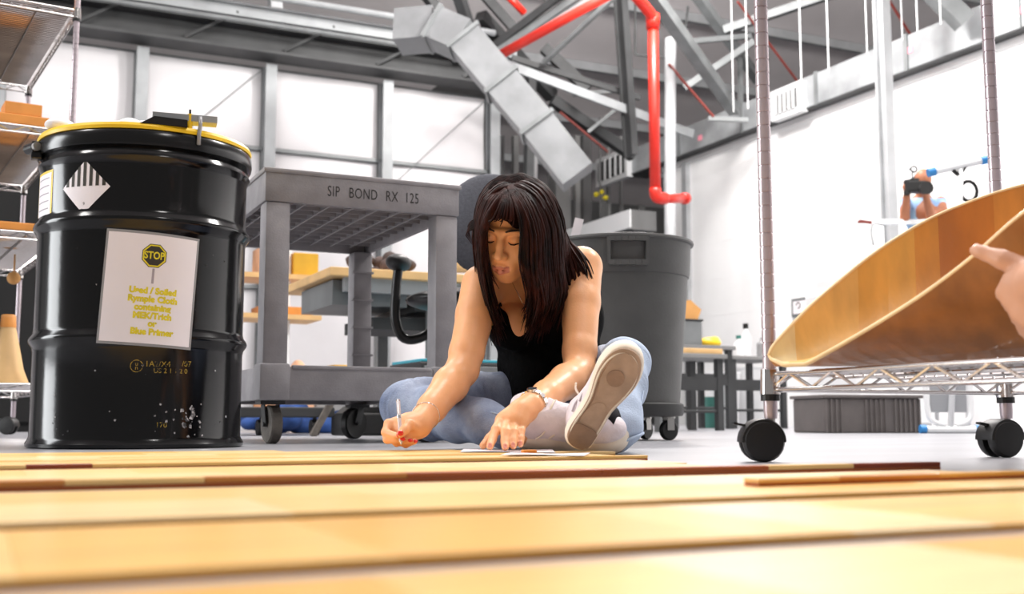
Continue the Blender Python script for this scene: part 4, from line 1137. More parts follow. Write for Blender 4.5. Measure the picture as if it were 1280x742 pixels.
# white folding ladder with blue end caps
mat('cap_blue', S(52, 134, 200), .4); mat('perforated', S(160, 162, 166), .5, 0, .0)
la = W(1186, 525, 6.7); la = W(1188, 525, 6.5); lq = Matrix.Translation((la.x, la.y, 0)) @ Matrix.Rotation(-YAW, 4, 'Z')
ld = thing('folding_ladder', 'white tubular folding ladder with blue end caps and grey perforated treads', 'ladder', (la.x, la.y, 0))
def LM(mb, n, m, par=ld, **k): return mb.xf(lq).build(n, m, par, **k)
bt = LM(MB().cyl((-.145, 0, .022), (.145, 0, .022), .022, n=14), 'foot_bar', 'white_paint', smooth=True, flat_angle=40)
for s_ in (-1, 1): LM(MB().cyl((s_*.142, 0, .024), (s_*.178, 0, .024), .025, n=14), 'end_cap', 'cap_blue', bt, smooth=True, flat_angle=40)
for s_ in (-1, 1): LM(MB().tube(spline([(s_*.03, 0, .045), (s_*.10, 0, .07), (s_*.125, .01, .14), (s_*.13, .02, .4), (s_*.10, .03, 1.0)], 20), .016, 10), 'stile', 'white_paint', smooth=True)
LM(MB().cyl((0, .0, .03), (.14, .04, 1.56), .018, n=12), 'centre_post', 'white_paint', smooth=True)
for k in range(3): LM(B((-.105, .015, .12+.3*k), (.105, .03, .30+.3*k), .004), 'perforated_panel', 'perforated')
tbp = LM(MB().cyl((-.015, .04, 1.545), (.265, .04, 1.61), .022, n=14), 'grab_bar', 'white_paint', smooth=True, flat_angle=40)
for p, q in (((-.055, .04, 1.536), (-.012, .04, 1.546)), ((.262, .04, 1.609), (.302, .04, 1.618))): LM(MB().cyl(p, q, .026, n=14), 'end_cap', 'cap_blue', tbp, smooth=True, flat_angle=40)
LM(MB().beam((.13, .04, 1.52), (.09, .04, 1.555), .03, .012).beam((.13, .04, 1.52), (.17, .04, 1.575), .03, .012), 'bracket', 'dark_hole', tbp)
LM(MB().tube([(.19+.05*math.cos(t), .06, 1.43+.06*math.sin(t)) for t in [2*PI*k/14 for k in range(15)]], .010, 8), 'hanging_loop', 'dark_hole', tbp)
LM(MB().cyl((.12, .05, 1.40), (.14, .06, 1.46), .012, n=8), 'loop_peg', 'dark_hole', tbp)
# white cabinet with flat cartons, framed notice, platform
a = W(1070, 525, 9.4)
wc = thing('white_cabinet', 'white low cabinet against the partition behind the wooden shell', 'cabinet', (a.x, a.y, 0))
B((a.x-.25, a.y-.3, 0), (a.x+.55, a.y+.3, 1.13), .01).build('cabinet_body', 'white_paint', wc)
for s_ in (0, 1):
    dd = B((a.x-.24+.4*s_, a.y-.318, .05), (a.x+.14+.4*s_, a.y-.3, 1.1), .005).build('cabinet_door', 'white_paint', wc); B((a.x+.08+.1*s_, a.y-.335, .55), (a.x+.1+.1*s_, a.y-.318, .68)).build('handle', 'zinc', dd)
for k in range(3):
    z = 1.131+k*.125
    t = thing('flat_carton', ['flat white carton with red stripe, lowest of its stack on the white cabinet', 'flat white carton with red stripe, middle of its stack on the white cabinet', 'flat white carton, topmost of its stack on the white cabinet'][k], 'carton', (a.x+.1, a.y-.1, z), 'cartons on the white cabinet')
    B((a.x-.22+.04*k, a.y-.28, z), (a.x+.5, a.y+.2, z+.12), .004).build('carton_body', 'white_paint', t)
    if k < 2: B((a.x-.222+.04*k, a.y-.283, z+.012), (a.x+.5, a.y-.279, z+.035)).build('carton_stripe', 'rod_rust', t)
p = on_plane(1002, 383, 0, XW-.03)
fr = thing('framed_notice', 'small grey framed notice hanging on the white partition', 'notice', p)
B((p.x-.01, p.y-.22, p.z-.13), (p.x+.028, p.y+.2, p.z+.12), .004).build('notice_frame', 'steel_grey', fr); B((p.x-.014, p.y-.18, p.z-.09), (p.x-.01, p.y+.16, p.z+.08)).build('notice_sheet', 'paper_white', fr)
MB().tube([Vector((p.x-.016, p.y+.05+.04*math.cos(t), p.z+.02+.04*math.sin(t))) for t in [k*.5 for k in range(11)]], .008, 5).build('notice_mark', 'print_dark', fr)
# ------------------------------------------------------------------ the seated woman
mat('skin', S(242, 178, 128), 0.4, 0, 0.05, 14, 0.06, 160, sss=0.12)
mat('lips', S(200, 124, 104), 0.35)
mat('hair', S(54, 24, 18), 0.5, 0, 0, 30, 0.3, 60, col2=S(14, 7, 6), stretch=(1.5, 1.5, .25), spec=.1)
mat('denim', S(158, 170, 192), 0.85, 0, 0, 13, 0.35, 260, col2=S(100, 114, 144), lo=.3, hi=.7)
mat('denim_pale', S(176, 192, 214), 0.85, 0, .08, 12, 0.3, 260)
mat('hair_under', S(34, 14, 11), 0.75, 0, 0, 40, 0.4, 70, col2=S(12, 6, 5), stretch=(1.5, 1.5, .25), spec=.04)
mat('top_black', S(4, 4, 5), 0.85, 0, 0, 20, .3, 60, spec=.1)
mat('shoe_white', S(226, 216, 220), 0.7, 0, .05, 30, .2, 120)
mat('shoe_cream', S(236, 224, 206), 0.6, 0, .04, 30)
mat('sole_tan', S(176, 150, 128), 0.7, 0, .12, 26, .15, 90)
mat('sole_dark', S(148, 120, 98), 0.7, 0, .12, 30, .15, 90)
mat('nail_red', S(222, 32, 24), 0.2, coat=.6)
mat('sock_dark', S(24, 24, 30), 0.9)
mat('pen_clear', S(214, 206, 212), 0.15, 0, 0, 9)
mat('brow', S(40, 22, 18), 0.8)
PO = Vector((.085, 2.95, 0))
def H(px, py, d): return C(px, py, d)-PO
wo = local_thing('person', 'woman in black tank top and blue jeans sitting on the floor writing', 'person', g2w(PO), -YAW)
def rot(axis, deg): return Matrix.Rotation(math.radians(deg), 3, axis)
# --- head frame: own axes x = image right, -y = face, z = up
HR = rot('Z', -20) @ rot('X', 30) @ rot('Y', 9)
HC = H(626, 300, 2.64) - HR @ Vector((0, -.086, .010))
def hp(x, y, z): return HC + HR @ Vector((x, y, z))
def hR(): return [list(r) for r in HR]
sR, eR, wR = H(603, 357, 2.80), H(578, 462, 2.67), H(523, 531, 2.50)
sL, eL, wL = H(727, 334, 2.87), H(724, 466, 2.70), H(664, 507, 2.47)
pel, hipR, hipL = H(690, 507, 3.05), H(645, 503, 3.00), H(727, 498, 3.0)
kR, aR = H(509, 508, 2.83), H(648, 538, 2.53)
kL, aL = H(779, 456, 2.73), H(768, 527, 2.53)
fld = Field((-.42, -.68, -.01), (.30, .32, .72), .0026)
def torso(f, o=0.0, k=.03):
    f.ell(H(681, 398, 2.94), (.150+o, .098+o, .125+o), k)
    f.ell(H(670, 355, 2.90), (.135+o, .075+o, .075+o), k)
    f.ell(H(689, 455, 2.99), (.138+o, .105+o, .11+o), k)
    f.ell(H(692, 498, 3.04), (.155+o, .13+o, .10+o), k)
    f.ell(H(641, 407, 2.835), (.058+o, .055+o, .056+o), .025)
    f.ell(H(702, 404, 2.84), (.060+o, .055+o, .056+o), .025)
torso(fld)
fld.cone(H(664, 345, 2.88), H(650, 305, 2.79), .058, .050, .03)
fld.cone(H(650, 312, 2.80), hp(0, .02, -.03), .050, .048, .03)
fld.cone(H(660, 345, 2.87), sR, .05, .046, .03).cone(H(670, 335, 2.88), sL, .05, .05, .03)
for s_, e_, w_, q in ((sR, eR, wR, 1), (sL, eL, wL, 1)):
    m1 = s_.lerp(e_, .35); m2 = e_.lerp(w_, .28); m3 = e_.lerp(w_, .7)
    fld.chain([s_, m1, e_.lerp(s_, .2), e_, m2, m3, w_], [.053, .048, .041, .0385, .041, .033, .0265], .012)
# legs inside the jeans
fld.chain([hipR, kR, aR], [.07, .05, .035], .02).chain([hipL, kL, aL], [.07, .05, .036], .02)
# head
E = lambda c, r, k=.012, op='add': fld.ell(hp(*c), r, k, op, hR())
E((0, .018, .038), (.072, .090, .083), .02)
E((0, -.022, -.030), (.060, .064, .082), .03)
E((0, -.052, -.088), (.028, .026, .024), .03)
for s_ in (-1, 1):
    E((s_*.036, -.052, -.030), (.026, .026, .028), .025)
    E((s_*.040, -.005, -.066), (.022, .040, .026), .03)
    E((s_*.073, .012, -.010), (.008, .018, .030), .008)
    fld.cone(hp(s_*.014, -.084, .030), hp(s_*.046, -.070, .028), .008, .008, .014)
    E((s_*.031, -.094, .010), (.016, .014, .011), .014, 'sub')
    E((s_*.031, -.073, .010), (.0145, .0135, .0125), .005)
fld.chain([hp(0, -.082, .026), hp(0, -.094, .0), hp(0, -.108, -.024)], [.0075, .008, .0105], .012)
for s_ in (-1, 1): E((s_*.0115, -.096, -.027), (.0085, .010, .008), .008)
E((0, -.078, -.060), (.030, .018, .024), .02)
fld.chain([hp(-.022, -.084, -.0605), hp(-.006, -.0955, -.055), hp(.006, -.0955, -.055), hp(.022, -.084, -.0605)], [.003, .0055, .0055, .003], .006)
fld.chain([hp(-.018, -.085, -.067), hp(0, -.0945, -.0695), hp(.018, -.085, -.067)], [.003, .0068, .003], .006)
fld.cone(hp(-.020, -.0945, -.0618), hp(.020, -.0945, -.0618), .0022, .0022, .004, 'sub')
# right hand around the pen: palm, then each finger
def finger(pts, r0, r1, k=.005):
    n = len(pts); fld.chain(pts, [r0+(r1-r0)*i/(n-1) for i in range(n)], k)
pR = H(503, 533, 2.485)
fld.chain([wR, H(510, 533, 2.49), H(497, 535, 2.48)], [.027, .027, .024], .016)
fld.cone(H(504, 541, 2.46), H(512, 538, 2.48), .018, .022, .014)
finger([H(500, 526, 2.485), H(485.5, 529, 2.47), H(481.5, 540, 2.45), H(495.5, 544.5, 2.425)], .0105, .0075)
finger([H(495, 531, 2.495), H(483, 538, 2.475), H(484, 549, 2.45), H(499, 549.5, 2.43)], .0105, .0078)
finger([H(496, 537, 2.495), H(489, 546, 2.47), H(496, 553, 2.45), H(510, 550.5, 2.435)], .0100, .0075)
finger([H(502, 542, 2.49), H(500, 550, 2.47), H(507, 555, 2.452), H(518, 551.5, 2.44)], .0092, .0068)
finger([H(519, 534, 2.47), H(511, 530.5, 2.44), H(506, 537, 2.425), H(500.5, 542.5, 2.415)], .0125, .0085)
# left hand flat on the paper
fld.chain([wL, H(652, 515, 2.45), H(644, 524, 2.435)], [.026, .026, .024], .016)
fld.cone(H(634, 523, 2.44), H(651, 527, 2.43), .016, .015, .016)
fld.cone(H(655, 512, 2.455), H(627, 526, 2.445), .018, .015, .016)
finger([H(626, 526, 2.435), H(620, 536, 2.40), H(615.5, 549, 2.38), H(612.5, 557.5, 2.362)], .0112, .0080, .003)
finger([H(635, 528, 2.428), H(631.5, 539, 2.39), H(631, 551, 2.375), H(631.5, 558.5, 2.362)], .0112, .0082, .003)
finger([H(644.5, 529, 2.428), H(642, 539, 2.395), H(641.5, 550, 2.38), H(641.5, 557, 2.37)], .0106, .0078, .003)
finger([H(653, 529, 2.435), H(651.5, 538, 2.41), H(651, 548, 2.395), H(650.5, 555, 2.385)], .0094, .0070, .003)
finger([H(640, 522, 2.46), H(624, 534, 2.45), H(612, 548, 2.435), H(604, 556.5, 2.42)], .0130, .0085, .006)
def headmat(c):
    R_ = np.array(hR(), np.float32)
    q = (c-np.array(HC, np.float32)) @ R_
    lip = (np.abs(q[:, 0]) < .0215-.0*q[:, 0]) & (q[:, 1] < -.0835) & (q[:, 2] < -.0515-.12*np.abs(q[:, 0])) & (q[:, 2] > -.0755+.25*np.abs(q[:, 0]))
    return lip.astype(np.int32)
fld.build('body', 'skin', wo, 1, headmat, ['skin', 'lips'])
del fld
def put(mb, n, m, par=wo, **k): return mb.build(n, m, par, **k)
for s_ in (-1, 1):
    put(MB().tube([hp(s_*.014, -.0905, .033), hp(s_*.028, -.0905, .0385), hp(s_*.042, -.081, .037), hp(s_*.049, -.074, .032)], [.0018, .0026, .0022, .001], 6), 'eyebrow', 'brow', smooth=True)
    put(MB().tube([hp(s_*.0175, -.0835, .0045), hp(s_*.025, -.0872, .0015), hp(s_*.033, -.0868, .001), hp(s_*.0435, -.0815, .004)], [.0009, .0017, .0018, .0012], 6), 'eyelashes', 'brow', smooth=True)
    put(MB().ball((0, 0, 0), .0042, 8, (1, .6, 1)).xf(Matrix.Translation(hp(s_*.074, .004, -.040))), 'earring', 'chrome', smooth=True)
NF = [(H(498.5, 543, 2.413), (.0055, .004, .0065)), (H(503, 548.5, 2.42), (.0065, .004, .0045)), (H(513, 550, 2.424), (.006, .0035, .0042)), (H(519.5, 551, 2.431), (.005, .003, .004)), (H(500.5, 541, 2.405), (.0068, .0035, .006))]
for p, sc in NF: put(MB().ball(p, 1.0, 6, sc), 'fingernail', 'nail_red', smooth=True)
mat('nail_nude', S(226, 150, 128), 0.25)
for p in (H(612.3, 556, 2.352), H(631.4, 557, 2.352), H(641.4, 555.5, 2.361), H(650.4, 553.5, 2.377)): put(MB().ball(p, 1.0, 6, (.0048, .003, .0058)), 'fingernail', 'nail_nude', smooth=True)

# --- tank top
ft = Field((-.22, -.28, .02), (.30, .30, .55), .004)
fold = lambda x, y, z, t: .0022*np.sin(60*z+22*x)*np.sin(18*x+9*z)
torso(ft, .007, .03)
ft.cone(H(672, 470, 2.90), H(662, 512, 2.90), .07, .045, .05)
ft.cut(H(692, 521, 3.0), (0, .0, -1))
ft.ell(H(655, 345, 2.80), (.088, .10, .105), .01, 'sub')
ft.cone(H(655, 340, 2.78), H(652, 418, 2.77), .07, .022, .01, 'sub')
ft.cone(sL+Vector((.04, 0, .05)), sL+Vector((.03, 0, -.03)), .075, .06, .01, 'sub')
ft.cone(sR+Vector((-.045, 0, .04)), sR+Vector((-.03, 0, -.05)), .07, .055, .01, 'sub')
ft.build('tank_top', 'top_black', wo, 1)
put(MB().tube(spline([H(712, 372, 2.80), H(716, 345, 2.805), H(722, 320, 2.84), H(724, 308, 2.88), H(720, 320, 2.95)], 14), .0045, 6), 'shoulder_strap', 'top_black', smooth=True)
put(MB().tube(spline([H(622, 380, 2.79), H(616, 355, 2.79), H(612, 335, 2.83), H(616, 335, 2.90)], 12), .0055, 6), 'shoulder_strap', 'top_black', smooth=True)

# --- jeans
def jf(seed):
    def f(x, y, z, t):
        cre = np.exp(-((t-(1 if seed % 2 else 0))/.22)**2)
        return (.0045*np.sin(34*x+21*z+13*y+seed)*np.sin(15*x-27*y+9*z+seed*2)+.002*np.sin(75*x+48*z-30*y+seed*3)
                + .006*cre*np.abs(np.sin(26*t+14*z+9*x+seed))-.003*cre)
    return f
fj = Field((-.42, -.56, -.01), (.32, .34, .32), .004)
fj.ell(H(692, 505, 3.05), (.172, .145, .105), .03)
fj.chain([hipR, hipR.lerp(kR, .5), kR], [.092, .080, .066], .03, 'add', jf(1))
fj.chain([kR, kR.lerp(aR, .3), kR.lerp(aR, .75), aR.lerp(kR, .06)], [.064, .062, .05, .047], .02, 'add', jf(2))
fj.chain([hipL, hipL.lerp(kL, .5), kL], [.092, .080, .064], .03, 'add', jf(3))
fj.chain([kL, kL.lerp(aL, .35), kL.lerp(aL, .8), aL+Vector((.008, .0, -.012))], [.062, .060, .054, .054], .02, 'add', jf(4))
fj.cut((0, 0, .001), (0, 0, -1))
xs_ = H(690, 500, 2.9).x
fj.build('jeans', 'denim', wo, 1, lambda c: (c[:, 0] > xs_).astype(np.int32)*0+(c[:, 0] > H(752, 500, 2.7).x).astype(np.int32), ['denim', 'denim_pale'])
put(MB().tube([aL+(kL-aL)*.0+Vector((.008+.056*math.cos(t), .056*math.sin(t)*.9, -.045+.02*math.cos(t))) for t in [k*2*PI/24 for k in range(25)]], .0035, 6), 'frayed_hem', 'denim_pale', smooth=True)

for a_, b_, off in ((kL, aL, Vector((.056, -.02, 0))), (hipR, kR, Vector((0, -.075, .02))), (kR, aR, Vector((0, -.05, .03)))):
    put(MB().tube(spline([a_.lerp(b_, u)+off*(1-.12*u)*1.04 for u in (.1, .3, .5, .7, .9)], 16), .0016, 5), 'seam', 'denim_pale', smooth=True)
# --- sneakers
def ortho(t, up):
    t = Vector(t).normalized(); up = Vector(up); up = (up-t*up.dot(t)).normalized(); r = t.cross(up)
    return r, t, up
OUT = [(-.030, -.018), (-.018, -.033), (0, -.037), (.018, -.033), (.031, -.017), (.034, .01), (.031, .05), (.033, .085), (.043, .125), (.047, .155), (.043, .185), (.030, .207), (.010, .217), (-.012, .215), (-.031, .200), (-.043, .172), (-.045, .142), (-.038, .105), (-.030, .07), (-.031, .03)]
OUTS = [(p.x, p.y) for p in spline([Vector((a, b, 0)) for a, b in OUT+OUT[:1]], 61)][:-1]
def sneaker(heel, t, up, flip, tread):
    r, t, up = ortho(t, up)
    R3 = Matrix((r, t, up)).transposed(); RL = [list(q) for q in R3]
    P = lambda x, y, z: heel+r*(x*flip)+t*y+up*z
    sh_ = MB(); n = len(OUTS); lv = [(-.026, .93), (-.022, .985), (-.012, 1.03), (.004, 1.03), (.012, .97), (.014, .6)]
    for z, s_ in lv: sh_.v += [P(x*s_, (y-.09)*(1+(s_-1)*.6)+.09, z) for x, y in OUTS]
    for a in range(len(lv)-1): sh_.f += [(a*n+i, a*n+(i+1) % n, (a+1)*n+(i+1) % n, (a+1)*n+i) for i in range(n)]
    sh_.f += [tuple(range(n)), tuple(range((len(lv)-1)*n, len(lv)*n))]
    so = put(sh_, 'midsole', 'shoe_cream', smooth=True, flat_angle=50)
    ou = MB(); ou.v = [P(x*.93, (y-.09)*.965+.09, -.0262) for x, y in OUTS]+[P(x*.90, (y-.09)*.955+.09, -.0295) for x, y in OUTS]
    ou.f = [tuple(range(n)), tuple(range(n, 2*n))]+[(i, (i+1) % n, n+(i+1) % n, n+i) for i in range(n)]
    put(ou, 'outsole', 'sole_tan', so)
    if tread:
        def plate(pts, z0, z1, name, m):
            pts = [(p.x, p.y) for p in spline([Vector((a, b, 0)) for a, b in pts+pts[:1]], 40)][:-1]
            k = len(pts); mb = MB(); mb.v = [P(x, y, z0) for x, y in pts]+[P(x*.985, y, z1) for x, y in pts]
            mb.f = [tuple(range(k)), tuple(range(k, 2*k))]+[(i, (i+1) % k, k+(i+1) % k, k+i) for i in range(k)]
            put(mb, name, m, so)
        plate([(-.033, .12), (-.036, .16), (-.024, .19), (.004, .203), (.026, .19), (.031, .16), (.029, .125), (.014, .098), (-.018, .096)], -.029, -.0318, 'forefoot_tread', 'sole_tan')
        plate([(.003+.0185*math.cos(a), .145+.0185*math.sin(a)) for a in [k*PI/5 for k in range(10)]], -.0317, -.0345, 'pivot_pad', 'sole_dark')
        plate([(-.024, -.02), (-.004, -.03), (.020, -.024), (.026, -.004), (.022, .02), (-.022, .02), (-.027, 0)], -.029, -.0325, 'heel_tread', 'sole_dark')
        plate([(-.020, .03), (.020, .03), (.013, .075), (-.012, .08)], -.029, -.0312, 'shank_pad', 'sole_tan')
        put(MB().tube([P(x*.80, (y-.09)*.87+.09, -.0292) for x, y in OUTS+OUTS[:1]], .0022, 6), 'tread_rib', 'shoe_cream', so, smooth=True)
        put(MB().tube([P(x*.66, (y-.09)*.74+.09, -.0292) for x, y in OUTS[14:50]], .0020, 6), 'tread_rib', 'sole_dark', so, smooth=True)
    lo = Vector([min((heel+r*a+t*b+up*c)[i] for a in (-.08, .08) for b in (-.08, .25) for c in (-.05, .16)) for i in range(3)])
    hi = Vector([max((heel+r*a+t*b+up*c)[i] for a in (-.08, .08) for b in (-.08, .25) for c in (-.05, .16)) for i in range(3)])
    f = Field(lo, hi, .0035)
    f.ell(P(0, .155, .018), (.043, .062, .036), .02, 'add', RL).ell(P(0, .085, .03), (.037, .07, .05), .03, 'add', RL).ell(P(0, .005, .035), (.034, .040, .052), .03, 'add', RL)
    f.cone(P(0, .005, .06), P(0, .0, .085), .036, .036, .02).cone(P(0, .05, .055), P(0, .02, .075), .032, .034, .02)
    f.cut(P(0, 0, .004), -up).cut(P(0, 0, .092), up+t*.1)
    f.build('shoe_upper', 'shoe_white', wo, 1)
    for k in range(6):
        y = .055+.016*k; z = .088-.0085*k
        w = .024
        put(MB().tube([P(-w, y-.004, z-.012), P(-w*.5, y+.002, z-.001), P(w*.5, y+.006, z-.001), P(w, y+.008, z-.012)], .0028, 6), 'lace', 'shoe_cream', smooth=True)
    for s_ in ((-1, 1) if tread else ()): put(MB().tube(spline([P(0, .05, .092), P(s_*.02, .03, .105), P(s_*.04, .04, .10), P(s_*.05, .06, .075)], 10), .0024, 6), 'lace', 'shoe_cream', smooth=True)
    for s_ in (-1, 1):
        for k in range(3): put(MB().tube(spline([P(s_*(.036-.002*k), .02+.028*k, .016), P(s_*(.037-.003*k), .035+.028*k, .03), P(s_*(.030-.003*k), .05+.022*k, .05)], 8), .0022, 6), 'side_panel_seam', 'shoe_cream' if not tread else 'print_grey', smooth=True)
sneaker(H(728, 537, 2.385), (.47, -.36, .80), (.10, .86, .42), 1, True)
sneaker(H(664, 541, 2.535), (.95, -.22, -.02), (-.15, -.62, .72), -1, False)
put(MB().cyl(aL+Vector((0, .01, .0)), H(748, 528, 2.47), .041, .037, n=20), 'sock', 'sock_dark', smooth=True)
# --- hair: cap on the scalp and many locks
fh = Field(tuple(HC-Vector((.15, .16, .15))), tuple(HC+Vector((.15, .17, .16))), .004)
hb = lambda x, y, z, t: .0025*np.sin(110*x)*np.sin(30*z+2)
fh.ell(hp(0, .022, .045), (.086, .103, .092), .01, 'add', hR(), hb)
fh.ell(hp(0, .055, -.02), (.078, .066, .095), .03, 'add', hR(), hb)
fh.ell(hp(-.006, -.085, -.045), (.052, .075, .105), .01, 'sub', hR())
fh.build('hair_cap', 'hair_under', wo, 1)
guides_r = [[(634, 236, 2.60), (644, 256, 2.55), (652, 288, 2.55), (652, 328, 2.585), (659, 368, 2.66), (654, 402, 2.72)],
            [(636, 232, 2.62), (652, 246, 2.575), (668, 288, 2.575), (670, 338, 2.61), (676, 383, 2.67), (664, 418, 2.73)],
            [(638, 229, 2.65), (668, 240, 2.63), (690, 278, 2.65), (694, 325, 2.69), (696, 368, 2.73), (684, 408, 2.76)],
            [(642, 225, 2.70), (684, 246, 2.72), (702, 295, 2.76), (704, 340, 2.79), (710, 372, 2.82), (704, 402, 2.84)],
            [(646, 226, 2.73), (688, 256, 2.78), (706, 296, 2.82), (722, 310, 2.81), (734, 326, 2.80), (742, 352, 2.80)]]
guides_l = [[(633, 238, 2.59), (624, 250, 2.565), (612, 268, 2.56), (603, 290, 2.60), (602, 320, 2.66), (606, 350, 2.70)],
            [(630, 234, 2.62), (612, 250, 2.60), (602, 284, 2.615), (604, 330, 2.66), (612, 375, 2.69), (628, 420, 2.73)],
            [(632, 230, 2.66), (606, 244, 2.66), (596, 282, 2.69), (600, 328, 2.72), (609, 372, 2.74), (622, 418, 2.76)],
            [(636, 226, 2.72), (606, 244, 2.73), (596, 288, 2.77), (602, 340, 2.80), (610, 385, 2.82), (620, 420, 2.83)],
            [(642, 226, 2.76), (625, 250, 2.82), (622, 300, 2.85), (628, 345, 2.86), (640, 385, 2.85), (648, 400, 2.84)]]
rh = random.Random(21)
locks = MB()
def lock_row(g, cnt):
    for k in range(cnt):
        u = rh.random()*(len(g)-1); a = min(int(u), len(g)-2); w = u-a
        j = (rh.gauss(0, 3.0), rh.gauss(0, 1.2), rh.gauss(0, .012)); wob = rh.uniform(0, 6); amp = rh.uniform(1.0, 4.6)
        pts = []
        for i in range(6):
            p = [g[a][i][c]*(1-w)+g[a+1][i][c]*w for c in range(3)]
            s_ = (i/5)
            pts.append(H(p[0]+j[0]*s_+amp*s_*math.sin(wob+i*1.3), p[1]+j[1]*s_+(rh.uniform(-18, 14) if i == 5 else 0), p[2]+j[2]*s_))
        r = rh.uniform(.0035, .0065)
        q = spline(pts, 15)
        locks.tube(q, [r*(.75+.25*math.sin(PI*min(1, i/9)))*(1 if i < 9 else max(.12, 1-(i-9)/5.5)) for i in range(15)], 5)
lock_row(guides_r, 300); lock_row(guides_l, 240)
crown_r = [[(641, 232, 2.62), (652, 236, 2.60), (668, 250, 2.60), (680, 275, 2.63), (686, 300, 2.66), (690, 330, 2.70)],
           [(643, 226, 2.68), (660, 226, 2.66), (680, 240, 2.67), (694, 270, 2.70), (698, 300, 2.73), (700, 335, 2.76)],
           [(645, 221, 2.74), (662, 222, 2.76), (684, 236, 2.77), (700, 268, 2.79), (704, 300, 2.80), (706, 335, 2.82)]]
crown_l = [[(637, 232, 2.62), (626, 236, 2.60), (613, 250, 2.61), (604, 272, 2.63), (600, 300, 2.66), (602, 330, 2.70)],
           [(639, 226, 2.68), (624, 227, 2.67), (608, 240, 2.68), (598, 265, 2.70), (595, 300, 2.74), (600, 335, 2.77)],
           [(641, 221, 2.74), (622, 224, 2.76), (605, 240, 2.77), (596, 268, 2.79), (595, 300, 2.80), (600, 335, 2.82)]]
lock_row(crown_r, 90); lock_row(crown_l, 80)
for k in range(13):   # loose fringe over the brow
    x0 = rh.uniform(-10, 12)
    locks.tube(spline([H(633+x0*.3, 240, 2.585), H(632+x0*.8, 256, 2.548), H(628+x0*1.35, 274, 2.538), H(624+x0*1.5, 280+rh.uniform(-8, 6), 2.545)], 10), [.0028, .003, .003, .003, .0028, .0025, .002, .0016, .0011, .0006], 5)
for k in range(7):    # flicks at the side
    locks.tube(spline([H(606, 262+k*3, 2.64), H(597, 272+k*2, 2.66), H(588-k, 277+k*2.5, 2.68), H(584+k*1.5, 284+k*4, 2.69)], 8), [.003, .003, .0028, .0025, .002, .0015, .001, .0006], 5)
for k in range(3): locks.tube(spline([H(704, 366+k*5, 2.80), H(712, 373+k*4, 2.79), H(722, 376+k*2, 2.79)], 7), [.002, .002, .0018, .0015, .001, .0008, .0005], 4)
put(locks, 'hair', 'hair', smooth=True, recalc=False)

# --- watch, bracelet, necklace
ax = (wL-eL).normalized(); xa = ax.orthogonal().normalized(); ya = ax.cross(xa); wc_ = wL-ax*.012
bn_ = None
wt = put(MB().tube([wc_+(xa*math.cos(t)+ya*math.sin(t))*.0300 for t in [k*2*PI/36 for k in range(37)]], .0036, 8), 'wrist_watch', 'chrome', smooth=True)
for k in range(16):
    t = k*2*PI/16; dd = xa*math.cos(t)+ya*math.sin(t); tt = -xa*math.sin(t)+ya*math.cos(t)
    put(MB().beam(wc_+dd*.0318-ax*.0075, wc_+dd*.0318+ax*.0075, .009, .0035, dd), 'watch_link', 'chrome', wt)
fd = Vector((-.35, -.75, .6)); fd = (fd-ax*fd.dot(ax)).normalized()
put(MB().cyl(wc_+fd*.030, wc_+fd*.0365, .0115, n=20), 'watch_face', 'chrome', wt); put(MB().cyl(wc_+fd*.0365, wc_+fd*.0372, .0085, n=20), 'watch_dial', 'sock_dark', wt)
ax = (wR-eR).normalized(); xa = ax.orthogonal().normalized(); ya = ax.cross(xa); c0 = wR-ax*.035
put(MB().tube([c0+(xa*math.cos(t)+ya*math.sin(t))*.0312+ax*(.012*math.cos(t)) for t in [k*2*PI/36 for k in range(37)]], .0011, 6), 'bracelet', 'chrome', smooth=True)
put(MB().tube(spline([H(640, 352, 2.77), H(648, 368, 2.765), H(656, 381, 2.77), H(666, 370, 2.78), H(676, 352, 2.79)], 20), .0008, 5), 'necklace', 'chrome', smooth=True)
put(MB().ball(H(656, 383, 2.766), .004, 8), 'pendant', 'chrome', smooth=True)
# --- the pen she holds
a, b = g2w(C(497.5, 499, 2.455)), g2w(C(501.5, 555.5, 2.418))
pn = thing('ballpoint_pen', 'clear ballpoint pen with a chrome clip held upright in the writing hand', 'pen', b)
MB().cyl(b.lerp(a, .08), a.lerp(b, .04), .0042, n=14).build('pen_barrel', 'pen_clear', pn, smooth=True, flat_angle=40)
MB().cyl(b, b.lerp(a, .08), .001, .0042, n=12).build('pen_tip', 'chrome', pn, smooth=True, flat_angle=40)
MB().cyl(a.lerp(b, .04), a, .0046, .0034, n=12).build('pen_cap', 'chrome', pn, smooth=True, flat_angle=40)
MB().cyl(a.lerp(b, .36), a.lerp(b, .42), .0048, n=14).build('pen_ring', 'chrome', pn, smooth=True, flat_angle=40)
of = (g2w((0, -1, 0)))*.0062
MB().beam(a.lerp(b, .03)+of, a.lerp(b, .33)+of, .003, .0014).build('pen_clip', 'chrome', pn)

